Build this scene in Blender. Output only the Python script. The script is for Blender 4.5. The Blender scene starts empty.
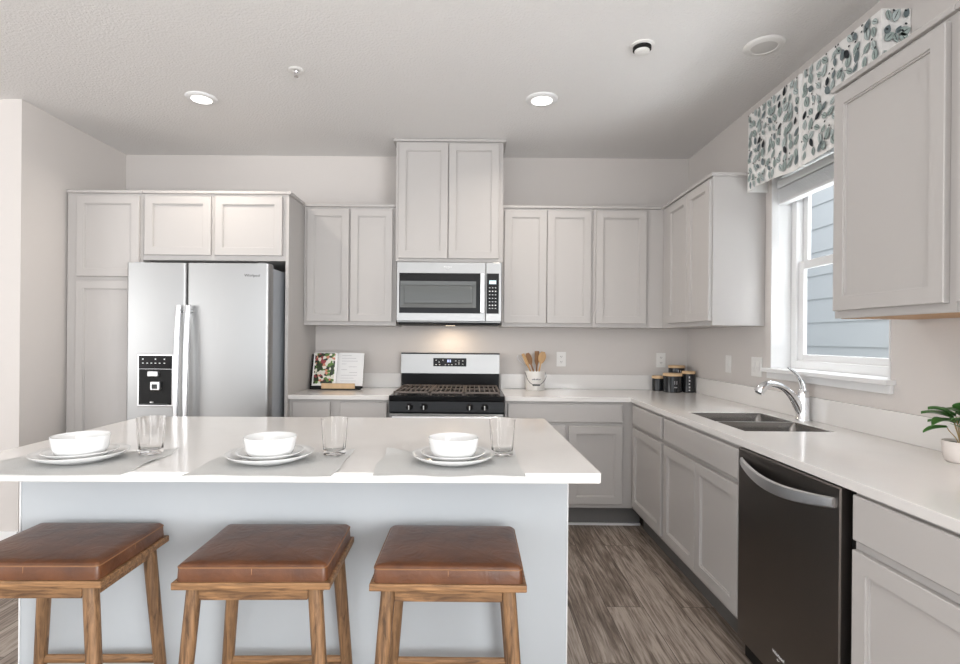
import bpy, bmesh, math, random
from mathutils import Vector, Matrix, Euler
random.seed(7)
PI = math.pi
sc = bpy.context.scene
COL = sc.collection

# ------------------------------------------------------------------ camera
cam_d = bpy.data.cameras.new('camera'); cam = bpy.data.objects.new('camera', cam_d); COL.objects.link(cam)
CY, CZ, YAW, ROLL = -4.2647, 1.2905, -.0025, .0086
cam_d.sensor_width = 36; cam_d.lens = 534.63 * 36 / 960
cam_d.shift_x = 9.3656 / 960; cam_d.shift_y = 6.5213 / 960
cam_d.clip_start = .02
R0 = Vector((math.cos(YAW), -math.sin(YAW), 0)); U0 = Vector((0, 0, 1)); F0 = Vector((math.sin(YAW), math.cos(YAW), 0))
r_ = math.cos(ROLL) * R0 + math.sin(ROLL) * U0; u_ = math.cos(ROLL) * U0 - math.sin(ROLL) * R0
M = Matrix((r_, u_, -F0)).transposed().to_4x4(); M.translation = (0, CY, CZ)
cam.matrix_world = M
sc.camera = cam

# ------------------------------------------------------------------ light and exposure
sc.view_settings.view_transform = 'Standard'; sc.view_settings.look = 'None'
sc.view_settings.gamma = 1; sc.view_settings.use_curve_mapping = False
sc.view_settings.exposure = -0.10
w = bpy.data.worlds.new('world'); sc.world = w; w.use_nodes = True
w.node_tree.nodes['Background'].inputs[0].default_value = (.82, .91, 1, 1)
w.node_tree.nodes['Background'].inputs[1].default_value = 1.5

def area(name, loc, rot, sx, sy, power, col):
    l = bpy.data.lights.new(name, 'AREA'); l.shape = 'RECTANGLE'; l.size = sx; l.size_y = sy
    l.energy = power; l.color = col
    o = bpy.data.objects.new(name, l); COL.objects.link(o); o.location = loc; o.rotation_euler = rot
    return o
# daylight through the tall glazing of the living area behind the camera, and through the side glazing at its left
area('rear_window_daylight', (-1.6, -8.45, 1.35), (math.radians(122), 0, 0), 6.0, 2.2, 80, (.97, .985, 1))
area('patio_window_daylight', (1.80, -6.3, 1.40), (math.radians(118), 0, PI / 2), 3.4, 2.1, 400, (.98, .99, 1))
area('left_window_daylight', (-7.05, -5.9, 1.40), (math.radians(118), 0, -PI / 2), 4.4, 2.1, 200, (1, .99, .98))
area('side_yard_sky', (2.75, -2.2, 4.4), (0, math.radians(12), 0), 1.3, 6.0, 470, (.93, .97, 1))
area('side_yard_ground_bounce', (2.75, -2.9, .45), (0, math.radians(138), 0), .9, 4.0, 85, (.92, .96, 1))  # unseen lamp added low outside the sink window, imitates bounce off the ground

# ------------------------------------------------------------------ materials
def mat(name, col, rough=.5, metal=0, spec=.5, bump=None, noise=None, coat=0, emit=None, trans=0, ior=1.45, aniso=0, alpha=1):
    m = bpy.data.materials.new(name); m.use_nodes = True; nt = m.node_tree; b = nt.nodes['Principled BSDF']
    b.inputs['Base Color'].default_value = (*col, 1); b.inputs['Roughness'].default_value = rough
    b.inputs['Metallic'].default_value = metal; b.inputs['Specular IOR Level'].default_value = spec
    b.inputs['Coat Weight'].default_value = coat; b.inputs['Transmission Weight'].default_value = trans; b.inputs['IOR'].default_value = ior
    b.inputs['Anisotropic'].default_value = aniso
    if emit: b.inputs['Emission Color'].default_value = (*emit[0], 1); b.inputs['Emission Strength'].default_value = emit[1]
    tc = nt.nodes.new('ShaderNodeTexCoord')
    if noise:   # (scale vector, amount)
        mp = nt.nodes.new('ShaderNodeMapping'); mp.inputs['Scale'].default_value = noise[0]
        nt.links.new(tc.outputs['Object'], mp.inputs[0])
        n = nt.nodes.new('ShaderNodeTexNoise'); n.inputs['Scale'].default_value = 1; n.inputs['Detail'].default_value = 6
        nt.links.new(mp.outputs[0], n.inputs['Vector'])
        mx = nt.nodes.new('ShaderNodeMix'); mx.data_type = 'RGBA'
        a = noise[1]
        mx.inputs[6].default_value = (*[c * (1 - a) for c in col], 1); mx.inputs[7].default_value = (*[min(1, c * (1 + a)) for c in col], 1)
        nt.links.new(n.outputs[0], mx.inputs[0]); nt.links.new(mx.outputs[2], b.inputs['Base Color'])
    if bump:    # (scale vector, strength, distance)
        mp = nt.nodes.new('ShaderNodeMapping'); mp.inputs['Scale'].default_value = bump[0]
        nt.links.new(tc.outputs['Object'], mp.inputs[0])
        n = nt.nodes.new('ShaderNodeTexNoise'); n.inputs['Scale'].default_value = 1; n.inputs['Detail'].default_value = 3
        nt.links.new(mp.outputs[0], n.inputs['Vector'])
        bp = nt.nodes.new('ShaderNodeBump'); bp.inputs['Strength'].default_value = bump[1]; bp.inputs['Distance'].default_value = bump[2]
        nt.links.new(n.outputs[0], bp.inputs['Height']); nt.links.new(bp.outputs[0], b.inputs['Normal'])
    return m

M_WALL = mat('wall_paint', (.64, .605, .58), .85, spec=.2, bump=((90,) * 3, .12, .004))
M_CEIL = mat('ceiling_paint', (.80, .79, .78), .95, spec=.1, bump=((80,) * 3, .5, .010))
M_CAB = mat('cabinet_paint', (.49, .470, .456), .42, spec=.35)
M_TOE = mat('toe_kick_board', (.15, .145, .14), .6)  # shade of the toe recess is put into this dark colour
M_ISL = mat('island_paint', (.455, .48, .50), .5, spec=.3)
M_WHITE = mat('white_trim_paint', (.77, .77, .77), .4)
M_PLATE = mat('white_plastic', (.80, .79, .77), .35)
M_QUARTZ = mat('white_quartz', (.755, .735, .715), .12, spec=.55, noise=((9, 9, 9), .03))
M_STEEL = mat('brushed_steel', (.36, .36, .358), .42, metal=1, aniso=.4, bump=((2, 2, 260), .04, .001))
M_STEELD = mat('dark_steel', (.17, .155, .145), .34, metal=1, bump=((2, 240, 2), .03, .001))
M_SINK = mat('sink_steel', (.24, .23, .22), .25, metal=1)
M_HANDLE = mat('satin_steel', (.80, .81, .83), .32, metal=1)
M_CHROME = mat('chrome', (.85, .86, .88), .06, metal=1)
M_BLACK = mat('black_enamel', (.010, .010, .011), .16, spec=.22)
M_BLACKM = mat('black_matte', (.010, .010, .010), .5, spec=.25)
M_GLASSB = mat('black_glass', (.06, .065, .065), .10, spec=.4)
M_GLASSW = mat('oven_window_glass', (.11, .115, .112), .12, spec=.5)
M_IRON = mat('cast_iron', (.15, .125, .11), .5)
M_PORC = mat('white_porcelain', (.74, .74, .735), .12, coat=.4)
M_GLASS = mat('clear_glass', (1, 1, 1), .0, trans=1, ior=1.22, spec=.9)
M_LINEN = mat('grey_linen', (.54, .54, .53), .95, spec=.1, noise=((400, 400, 400), .12), bump=((500, 500, 500), .5, .002))
M_CER = mat('black_ceramic', (.015, .016, .018), .15)
M_BAMBOO = mat('bamboo', (.66, .46, .27), .5, noise=((40, 8, 8), .15))
M_SPOON = mat('dark_utensil_wood', (.30, .15, .06), .5, noise=((30, 30, 6), .3))
M_SPOON2 = mat('light_utensil_wood', (.52, .32, .15), .5, noise=((30, 30, 6), .3))
M_CROCK = mat('cream_crock', (.82, .80, .77), .3)
M_WIRE = mat('aged_wire', (.10, .10, .10), .4, metal=.8)
M_POT = mat('pale_pot', (.74, .68, .64), .6)
M_SOIL = mat('potting_soil', (.04, .03, .02), .95)
M_LEAF = mat('leaf_green', (.055, .16, .035), .35, noise=((30, 30, 30), .5))
M_STEM = mat('stem_tan', (.40, .27, .12), .6)
M_PAPER = mat('paper', (.86, .86, .86), .8)
M_INK = mat('grey_ink', (.45, .45, .47), .8)
M_RAW = mat('raw_wood', (.50, .30, .16), .6, noise=((8, 60, 8), .2))
M_LIT = mat('lit_lens', (1, 1, 1), .5, emit=((1, .97, .92), 6))
M_LENS2 = mat('cooktop_lens', (.9, .8, .7), .5, emit=((1, .8, .6), 1.5))
M_LENS = mat('unlit_lens', (.62, .61, .59), .5)
M_DISP = mat('display_glow', (.1, .1, .1), .4, emit=((.75, .95, 1), 1.2))
M_DISPB = mat('display_blue', (.1, .1, .1), .4, emit=((.55, .62, 1), 1.5))
M_GLYPH = mat('panel_print', (.75, .75, .75), .5)
M_DARKG = mat('grey_print', (.18, .18, .2), .5)
M_SIDING = mat('blue_grey_siding', (.34, .348, .352), .7)
M_GROUND = mat('exterior_ground', (.2, .22, .14), .9, noise=((6, 6, 6), .3))
M_BLIND = mat('blind_vinyl', (.84, .85, .86), .5)

def wood_mat(name, dark, light, axis, sc_=1.0, rough=.5, ramp=(.30, .70)):
    m = bpy.data.materials.new(name); m.use_nodes = True; nt = m.node_tree; b = nt.nodes['Principled BSDF']
    tc = nt.nodes.new('ShaderNodeTexCoord'); mp = nt.nodes.new('ShaderNodeMapping')
    s = [70 * sc_] * 3; s[axis] = 6 * sc_
    mp.inputs['Scale'].default_value = s; nt.links.new(tc.outputs['Object'], mp.inputs[0])
    n = nt.nodes.new('ShaderNodeTexNoise'); n.inputs['Scale'].default_value = 1; n.inputs['Detail'].default_value = 8; n.inputs['Roughness'].default_value = .65
    n.inputs['Distortion'].default_value = 1.2
    nt.links.new(mp.outputs[0], n.inputs['Vector'])
    r = nt.nodes.new('ShaderNodeValToRGB'); r.color_ramp.elements[0].position = ramp[0]; r.color_ramp.elements[1].position = ramp[1]
    r.color_ramp.elements[0].color = (*dark, 1); r.color_ramp.elements[1].color = (*light, 1)
    nt.links.new(n.outputs[0], r.inputs[0]); nt.links.new(r.outputs[0], b.inputs['Base Color'])
    bp = nt.nodes.new('ShaderNodeBump'); bp.inputs['Strength'].default_value = .35; bp.inputs['Distance'].default_value = .002
    nt.links.new(n.outputs[0], bp.inputs['Height']); nt.links.new(bp.outputs[0], b.inputs['Normal'])
    b.inputs['Roughness'].default_value = rough
    return m
M_STOOLZ = wood_mat('stool_wood_upright', (.060, .029, .012), (.30, .165, .078), 2, ramp=(.34, .66))
M_STOOLX = wood_mat('stool_wood_across', (.068, .031, .012), (.33, .175, .076), 0, ramp=(.34, .66))

def leather_mat():
    m = bpy.data.materials.new('brown_leather'); m.use_nodes = True; nt = m.node_tree; b = nt.nodes['Principled BSDF']
    tc = nt.nodes.new('ShaderNodeTexCoord')
    n = nt.nodes.new('ShaderNodeTexNoise'); n.inputs['Scale'].default_value = 9; n.inputs['Detail'].default_value = 7; n.inputs['Roughness'].default_value = .6
    nt.links.new(tc.outputs['Object'], n.inputs['Vector'])
    r = nt.nodes.new('ShaderNodeValToRGB'); r.color_ramp.elements[0].position = .3; r.color_ramp.elements[1].position = .75
    r.color_ramp.elements[0].color = (.060, .021, .009, 1); r.color_ramp.elements[1].color = (.150, .056, .021, 1)
    nt.links.new(n.outputs[0], r.inputs[0]); nt.links.new(r.outputs[0], b.inputs['Base Color'])
    n2 = nt.nodes.new('ShaderNodeTexNoise'); n2.inputs['Scale'].default_value = 260; n2.inputs['Detail'].default_value = 3
    nt.links.new(tc.outputs['Object'], n2.inputs['Vector'])
    n3 = nt.nodes.new('ShaderNodeTexNoise'); n3.inputs['Scale'].default_value = 14; n3.inputs['Detail'].default_value = 4; n3.inputs['Distortion'].default_value = 2
    nt.links.new(tc.outputs['Object'], n3.inputs['Vector'])
    ad = nt.nodes.new('ShaderNodeMath'); ad.operation = 'MULTIPLY_ADD'; ad.inputs[1].default_value = .15
    nt.links.new(n2.outputs[0], ad.inputs[0]); nt.links.new(n3.outputs[0], ad.inputs[2])
    bp = nt.nodes.new('ShaderNodeBump'); bp.inputs['Strength'].default_value = .35; bp.inputs['Distance'].default_value = .006
    nt.links.new(ad.outputs[0], bp.inputs['Height']); nt.links.new(bp.outputs[0], b.inputs['Normal'])
    b.inputs['Roughness'].default_value = .36; b.inputs['Specular IOR Level'].default_value = .5
    return m
M_LEATHER = leather_mat()
M_THREAD = mat('seam_thread', (.24, .115, .05), .6)

def floor_mat():
    m = bpy.data.materials.new('grey_brown_planks'); m.use_nodes = True; nt = m.node_tree; b = nt.nodes['Principled BSDF']
    L = nt.links; N = nt.nodes.new
    tc = N('ShaderNodeTexCoord'); mp = N('ShaderNodeMapping'); mp.inputs['Rotation'].default_value = (0, 0, PI / 2)
    mp.inputs['Location'].default_value = (.31, .06, 0)
    L.new(tc.outputs['Object'], mp.inputs[0])
    br = N('ShaderNodeTexBrick'); br.offset = .37; br.offset_frequency = 2; br.inputs['Scale'].default_value = 1
    br.inputs['Brick Width'].default_value = 1.22; br.inputs['Row Height'].default_value = .18; br.inputs['Mortar Size'].default_value = .0016
    br.inputs['Color1'].default_value = (0, 0, 0, 1); br.inputs['Color2'].default_value = (1, 1, 1, 1); br.inputs['Mortar'].default_value = (.5, .5, .5, 1)
    L.new(mp.outputs[0], br.inputs['Vector'])
    # grain, shifted by plank
    sh = N('ShaderNodeVectorMath'); sh.operation = 'MULTIPLY'; sh.inputs[1].default_value = (7.3, 13.1, 5.7); L.new(br.outputs['Color'], sh.inputs[0])
    av = N('ShaderNodeVectorMath'); L.new(tc.outputs['Object'], av.inputs[0]); L.new(sh.outputs[0], av.inputs[1])
    m2 = N('ShaderNodeMapping'); m2.inputs['Scale'].default_value = (34, 2.4, 1); L.new(av.outputs[0], m2.inputs[0])
    n = N('ShaderNodeTexNoise'); n.inputs['Scale'].default_value = 1; n.inputs['Detail'].default_value = 10; n.inputs['Roughness'].default_value = .72; n.inputs['Distortion'].default_value = .7
    L.new(m2.outputs[0], n.inputs['Vector'])
    m3 = N('ShaderNodeMapping'); m3.inputs['Scale'].default_value = (120, 6, 1); L.new(av.outputs[0], m3.inputs[0])
    n2 = N('ShaderNodeTexNoise'); n2.inputs['Scale'].default_value = 1; n2.inputs['Detail'].default_value = 4; L.new(m3.outputs[0], n2.inputs['Vector'])
    mixn = N('ShaderNodeMath'); mixn.operation = 'MULTIPLY_ADD'; mixn.inputs[1].default_value = .45; L.new(n2.outputs[0], mixn.inputs[0]); L.new(n.outputs[0], mixn.inputs[2])
    pl = N('ShaderNodeMath'); pl.operation = 'MULTIPLY_ADD'; pl.inputs[1].default_value = .16
    sep = N('ShaderNodeSeparateColor'); L.new(br.outputs['Color'], sep.inputs[0]); L.new(sep.outputs[0], pl.inputs[0]); L.new(mixn.outputs[0], pl.inputs[2])
    r = N('ShaderNodeValToRGB'); e = r.color_ramp.elements
    e[0].position = .52; e[0].color = (.048, .033, .025, 1); e[1].position = .92; e[1].color = (.44, .375, .325, 1)
    x = e.new(.72); x.color = (.195, .152, .122, 1)
    L.new(pl.outputs[0], r.inputs[0])
    mx = N('ShaderNodeMix'); mx.data_type = 'RGBA'; L.new(br.outputs['Fac'], mx.inputs[0]); L.new(r.outputs[0], mx.inputs[6]); mx.inputs[7].default_value = (.06, .045, .035, 1)
    L.new(mx.outputs[2], b.inputs['Base Color'])
    bp = N('ShaderNodeBump'); bp.inputs['Strength'].default_value = .25; bp.inputs['Distance'].default_value = .002; L.new(n.outputs[0], bp.inputs['Height']); L.new(bp.outputs[0], b.inputs['Normal'])
    b.inputs['Roughness'].default_value = .45
    return m
M_FLOOR = floor_mat()

def food_mat():
    m = bpy.data.materials.new('food_photograph'); m.use_nodes = True; nt = m.node_tree; b = nt.nodes['Principled BSDF']
    tc = nt.nodes.new('ShaderNodeTexCoord'); v = nt.nodes.new('ShaderNodeTexVoronoi'); v.inputs['Scale'].default_value = 55
    nt.links.new(tc.outputs['Object'], v.inputs['Vector'])
    s = nt.nodes.new('ShaderNodeSeparateColor'); nt.links.new(v.outputs['Color'], s.inputs[0])
    r = nt.nodes.new('ShaderNodeValToRGB'); r.color_ramp.interpolation = 'CONSTANT'
    cols = [(0, (.02, .03, .015)), (.25, (.10, .20, .04)), (.42, (.72, .70, .62)), (.6, (.03, .05, .02)), (.72, (.62, .25, .16)), (.82, (.78, .74, .66)), (.92, (.30, .05, .06))]
    e = r.color_ramp.elements; e[0].position = 0; e[0].color = (*cols[0][1], 1); e[1].position = cols[-1][0]; e[1].color = (*cols[-1][1], 1)
    for p, c in cols[1:-1]: k = e.new(p); k.color = (*c, 1)
    nt.links.new(s.outputs[0], r.inputs[0]); nt.links.new(r.outputs[0], b.inputs['Base Color']); b.inputs['Roughness'].default_value = .4
    return m
M_FOOD = food_mat()

# ------------------------------------------------------------------ mesh helpers
def link(name, bm, mats, parent=None, smooth=False, angle=None, bevel=0, seg=2):
    me = bpy.data.meshes.new(name)
    bmesh.ops.recalc_face_normals(bm, faces=bm.faces)
    bm.to_mesh(me); bm.free()
    for m in (mats if isinstance(mats, (list, tuple)) else [mats]): me.materials.append(m)
    o = bpy.data.objects.new(name, me); COL.objects.link(o)
    if parent: o.parent = parent
    if smooth:
        me.shade_smooth() if angle is None else (me.shade_smooth(), me.set_sharp_from_angle(angle=angle))
    if bevel:
        b = o.modifiers.new('bevel', 'BEVEL'); b.width = bevel; b.segments = seg; b.limit_method = 'ANGLE'; b.angle_limit = math.radians(40)
        b.harden_normals = False
    return o

def bx(bm, x0, x1, y0, y1, z0, z1, mi=0, mtx=None):
    co = [(x, y, z) for x in (x0, x1) for y in (y0, y1) for z in (z0, z1)]
    v = [bm.verts.new(mtx @ Vector(c) if mtx else c) for c in co]
    for f in ((0, 1, 3, 2), (4, 6, 7, 5), (0, 4, 5, 1), (2, 3, 7, 6), (0, 2, 6, 4), (1, 5, 7, 3)):
        bm.faces.new([v[i] for i in f]).material_index = mi
    return v

def box(name, x0, x1, y0, y1, z0, z1, m, parent=None, bevel=0):
    bm = bmesh.new(); bx(bm, x0, x1, y0, y1, z0, z1); return link(name, bm, m, parent, bevel=bevel)

def lathe(bm, prof, seg=40, c=(0, 0, 0), mi=0, rfun=None, close=False):
    rings = []
    for r, z in prof:
        if r < 1e-6: rings.append([bm.verts.new((c[0], c[1], c[2] + z))])
        else:
            rings.append([bm.verts.new((c[0] + r * (rfun(a, z) if rfun else 1) * math.cos(a), c[1] + r * (rfun(a, z) if rfun else 1) * math.sin(a), c[2] + z)) for a in [2 * PI * i / seg for i in range(seg)]])
    for A, B in zip(rings, rings[1:]):
        for i in range(seg):
            j = (i + 1) % seg
            if len(A) == 1 and len(B) == 1: continue
            if len(A) == 1: f = [A[0], B[i], B[j]]
            elif len(B) == 1: f = [A[i], A[j], B[0]]
            else: f = [A[i], A[j], B[j], B[i]]
            bm.faces.new(f).material_index = mi
    return rings

def tube(bm, pts, rad, seg=10, mi=0, cap=True, flat=None):
    """sweep a circle (or an ellipse: flat=(a,b,side vector)) along points"""
    pts = [Vector(p) for p in pts]; n = len(pts)
    rads = rad if isinstance(rad, (list, tuple)) else [rad] * n
    prev = None; rings = []
    for i, p in enumerate(pts):
        t = (pts[min(i + 1, n - 1)] - pts[max(i - 1, 0)]).normalized()
        if prev is None:
            ref = flat[2] if flat else (Vector((0, 0, 1)) if abs(t.z) < .9 else Vector((1, 0, 0)))
            a = (Vector(ref) - t * t.dot(Vector(ref))).normalized()
        else: a = (prev - t * t.dot(prev)).normalized()
        prev = a; b = t.cross(a)
        fa, fb = (flat[0], flat[1]) if flat else (1, 1)
        rings.append([bm.verts.new(p + rads[i] * (fa * math.cos(2 * PI * k / seg) * a + fb * math.sin(2 * PI * k / seg) * b)) for k in range(seg)])
    for A, B in zip(rings, rings[1:]):
        for k in range(seg): bm.faces.new([A[k], A[(k + 1) % seg], B[(k + 1) % seg], B[k]]).material_index = mi
    if cap:
        bm.faces.new(rings[0][::-1]).material_index = mi; bm.faces.new(rings[-1]).material_index = mi

def bez(p0, p1, p2, p3, n=12):
    p0, p1, p2, p3 = map(Vector, (p0, p1, p2, p3)); o = []
    for i in range(n + 1):
        t = i / n; s = 1 - t; o.append(s ** 3 * p0 + 3 * s * s * t * p1 + 3 * s * t * t * p2 + t ** 3 * p3)
    return o

def grid_slab(us, vs, keep, w0, w1, place):
    """slab of cells; place(u,v,w)->xyz; shared vertices, holes where keep is False"""
    bm = bmesh.new(); V = {}
    def g(i, j, k):
        if (i, j, k) not in V: V[i, j, k] = bm.verts.new(place(us[i], vs[j], (w0, w1)[k]))
        return V[i, j, k]
    nu, nv = len(us) - 1, len(vs) - 1
    K = lambda i, j: 0 <= i < nu and 0 <= j < nv and keep(i, j)
    for i in range(nu):
        for j in range(nv):
            if not K(i, j): continue
            for k in (0, 1): bm.faces.new([g(i, j, k), g(i + 1, j, k), g(i + 1, j + 1, k), g(i, j + 1, k)])
            if not K(i - 1, j): bm.faces.new([g(i, j, 0), g(i, j + 1, 0), g(i, j + 1, 1), g(i, j, 1)])
            if not K(i + 1, j): bm.faces.new([g(i + 1, j, 0), g(i + 1, j + 1, 0), g(i + 1, j + 1, 1), g(i + 1, j, 1)])
            if not K(i, j - 1): bm.faces.new([g(i, j, 0), g(i + 1, j, 0), g(i + 1, j, 1), g(i, j, 1)])
            if not K(i, j + 1): bm.faces.new([g(i, j + 1, 0), g(i + 1, j + 1, 0), g(i + 1, j + 1, 1), g(i, j + 1, 1)])
    return bm

def tag(o, label=None, cat=None, group=None, kind=None):
    if label: o['label'] = label
    if cat: o['category'] = cat
    if group: o['group'] = group
    if kind: o['kind'] = kind
    return o
def thing(name, label, cat, loc, rz=0, group=None):
    o = bpy.data.objects.new(name, None); COL.objects.link(o); o.location = loc; o.rotation_euler = (0, 0, rz); o.empty_display_size = .1
    return tag(o, label, cat, group)
def struct(o): o['kind'] = 'structure'; return o
def dup(root, loc, rz, label=None):
    r = root.copy(); COL.objects.link(r); r.location = loc; r.rotation_euler = (0, 0, rz)
    if label: r['label'] = label
    for ch in list(root.children):
        c = ch.copy(); COL.objects.link(c); c.parent = r
        for g in list(ch.children):
            d = g.copy(); COL.objects.link(d); d.parent = c
    return r
def text_mesh(name, s, size, m, parent, loc, rot, ext=.0004, sx=1):
    cu = bpy.data.curves.new(name, 'FONT'); cu.body = s; cu.size = size; cu.extrude = ext; cu.align_x = 'CENTER'; cu.align_y = 'CENTER'
    t = bpy.data.objects.new(name + '_src', cu); COL.objects.link(t)
    dg = bpy.context.evaluated_depsgraph_get(); me = bpy.data.meshes.new_from_object(t.evaluated_get(dg))
    bpy.data.objects.remove(t); bpy.data.curves.remove(cu)
    me.materials.clear(); me.materials.append(m)
    o = bpy.data.objects.new(name, me); COL.objects.link(o); o.parent = parent; o.location = loc; o.rotation_euler = rot; o.scale = (sx, 1, 1)
    return o

# ------------------------------------------------------------------ room shell
XR, XL, H, YL = 1.717, -2.775, 2.736, -.99
struct(box('floor', -7.1, XR + .17, -8.6, .12, -.1, 0, M_FLOOR))
struct(box('ceiling', -7.1, XR + .17, -8.6, .12, H, H + .12, M_CEIL))
struct(box('wall_back', XL - .12, XR + .17, 0, .12, 0, H, M_WALL))
struct(box('wall_left', XL - .12, XL, YL, 0, 0, H, M_WALL))
struct(box('wall_back_left', -7, XL - .12, YL, YL + .12, 0, H, M_WALL))
OY0, OY1, OZ0, OZ1 = -2.070, -1.19, 1.115, 2.24
us = [-8.5, -8.0, -4.6, OY0, OY1, 0]; vs = [0, .3, OZ0, OZ1, 2.45, H]
struct(link('wall_right', grid_slab(us, vs, lambda i, j: not (i == 3 and j == 2) and not (i == 1 and 1 <= j <= 3), XR, XR + .17, lambda u, v, w_: (w_, u, v)), M_WALL))
struct(link('wall_far_left', grid_slab([-8.5, -8.15, -3.6, YL], [0, .3, 2.5, H], lambda i, j: not (i == 1 and j == 1), -7.1, -7, lambda u, v, w_: (w_, u, v)), M_WALL))
struct(link('wall_rear', grid_slab([-7.1, -4.6, 1.4, XR + .17], [0, .2, 2.5, H], lambda i, j: not (i == 1 and j == 1), -8.6, -8.5, lambda u, v, w_: (u, w_, v)), M_WALL))
struct(box('baseboard_back_left', -7, XL - .0, YL - .013, YL, 0, .085, M_WHITE, bevel=.003))
struct(box('baseboard_left', XL, XL + .013, YL, -.66, 0, .085, M_WHITE, bevel=.003))
# outside the sink window
struct(box('ground', XR + .3, 6, -9, 6, -.5, -.4, M_GROUND))
bm = bmesh.new(); e = .235; z = -.4; k = 0
while z < 4.6:
    # one lap board: tilted face, thick at the bottom
    x0 = 3.45
    vv = [bm.verts.new(c) for c in ((x0 - .010, -8, z), (x0 - .010, 5, z), (x0 - .004, 5, z + e), (x0 - .004, -8, z + e), (x0 + .05, -8, z), (x0 + .05, 5, z), (x0 + .05, 5, z + e), (x0 + .05, -8, z + e))]
    for f in ((0, 1, 2, 3), (4, 7, 6, 5), (0, 4, 5, 1), (3, 2, 6, 7), (0, 3, 7, 4), (1, 5, 6, 2)): bm.faces.new([vv[i] for i in f])
    z += e
hs = thing('neighbouring_house', 'neighbouring house wall with pale blue-grey lap siding seen through the window over the sink', 'house', (3.45, -1.5, -.4))
o = link('siding', bm, M_SIDING, hs); o.location = -Vector(hs.location)
o = box('house_wall', 3.5, 3.7, -8, 5, -.4, 4.6, M_SIDING, hs); o.location = -Vector(hs.location)

# ------------------------------------------------------------------ window over the sink
win = bpy.data.objects.new('window_1', None); COL.objects.link(win); win.location = (XR, (OY0 + OY1) / 2, OZ0); struct(win)
def wpart(name, bm, m, parent=win, bevel=0):
    o = link(name, bm, m, parent, bevel=bevel)
    if parent is win: o.location = -Vector(win.location)
    return o
def ring(bm, x0, x1, y0, y1, z0, z1, wd):
    bx(bm, x0, x1, y0, y0 + wd, z0, z1); bx(bm, x0, x1, y1 - wd, y1, z0, z1)
    bx(bm, x0, x1, y0 + wd, y1 - wd, z0, z0 + wd); bx(bm, x0, x1, y0 + wd, y1 - wd, z1 - wd, z1)
bm = bmesh.new(); t = .008   # white jamb lining
bx(bm, XR - .003, XR + .17, OY1 - t, OY1, OZ0, OZ1); bx(bm, XR - .003, XR + .17, OY0, OY0 + t, OZ0, OZ1); bx(bm, XR - .003, XR + .17, OY0, OY1, OZ1 - t, OZ1)
wpart('jamb_lining', bm, M_WHITE)
bm = bmesh.new(); ring(bm, 1.825, 1.885, OY0 + t, OY1 - t, OZ0 + .02, OZ1 - t, .048); wpart('window_frame', bm, M_WHITE, bevel=.003)
fy0, fy1 = OY0 + t + .048, OY1 - t - .048; fz0, fz1 = OZ0 + .068, OZ1 - t - .048; zm = 1.72
bm = bmesh.new(); ring(bm, 1.862, 1.882, fy0, fy1, zm - .02, fz1, .042); wpart('upper_sash', bm, M_WHITE, bevel=.003)
bm = bmesh.new(); ring(bm, 1.838, 1.860, fy0, fy1, fz0 - .01, zm + .018, .046)
bx(bm, 1.83, 1.838, (fy0 + fy1) / 2 - .03, (fy0 + fy1) / 2 + .03, zm + .0, zm + .014)
wpart('lower_sash', bm, M_WHITE, bevel=.003)
M_PANE = mat('window_pane', (1, 1, 1), 0, trans=1, ior=1.0, spec=.3)
bm = bmesh.new(); bx(bm, 1.871, 1.874, fy0 + .04, fy1 - .04, zm + .02, fz1 - .04); wpart('upper_pane', bm, M_PANE)
bm = bmesh.new(); bx(bm, 1.848, 1.851, fy0 + .04, fy1 - .04, fz0 + .03, zm - .02); wpart('lower_pane', bm, M_PANE)
bm = bmesh.new(); bx(bm, XR - .045, XR, -2.100, -1.165, 1.115, 1.137); bx(bm, XR, 1.83, OY0 + .001, OY1 - .001, 1.115, 1.137); bx(bm, XR - .018, XR, -2.088, -1.178, 1.078, 1.115)
wpart('window_sill', bm, M_WHITE, bevel=.003)

# raised blind
bl = thing('window_blind', 'raised white horizontal window blind stacked under the leaf print valance', 'blind', (1.765, (OY0 + OY1) / 2, 2.075))
y0, y1 = OY0 + .014 - bl.location.y, OY1 - .014 - bl.location.y
box('headrail', -.028, .028, y0, y1, .085, .128, M_WHITE, bl, .002)
bm = bmesh.new()
for k in range(9): bx(bm, -.025, .025, y0 + .004, y1 - .004, .008 + k * .008, .0125 + k * .008)
link('slat_stack', bm, M_BLIND, bl)
box('bottom_rail', -.025, .025, y0 + .004, y1 - .004, -.008, .006, M_WHITE, bl, .002)
bm = bmesh.new(); tube(bm, [(-.034, y1 - .03, .1), (-.035, y1 - .032, -.1), (-.034, y1 - .031, -.42)], .0018, 6); tube(bm, [(-.034, y1 - .031, -.42), (-.034, y1 - .031, -.46)], [.003, .006], 8)
link('lift_cord', bm, M_BLIND, bl)

# ------------------------------------------------------------------ valance with leaf print
def leaf_poly(bm, c, ax, up, L, W, ang, off, nrm, mi, curve=0):
    ca, sa = math.cos(ang), math.sin(ang); n = 7; top = []; bot = []
    P = lambda s, t: c + ax * (ca * s - sa * t) + up * (sa * s + ca * t) + nrm * off
    for i in range(n + 1):
        u = i / n; s = (u - .5) * L; h = W * .5 * (math.sin(PI * u ** .85)) ** .8; m_ = curve * L * (u - .5) ** 2
        top.append(bm.verts.new(P(s, h + m_)))
        if 0 < i < n: bot.append(bm.verts.new(P(s, -h + m_)))
    f = bm.faces.new(top + bot[::-1]); f.material_index = mi
def strip(bm, p, q, wd, off, nrm, mi):
    d = (q - p).normalized(); s = d.cross(nrm) * wd
    bm.faces.new([bm.verts.new(x + nrm * off) for x in (p - s, p + s, q + s * .5, q - s * .5)]).material_index = mi
M_FAB = mat('valance_cotton', (.84, .83, .81), .9, spec=.1, bump=((600,) * 3, .3, .001))
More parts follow.
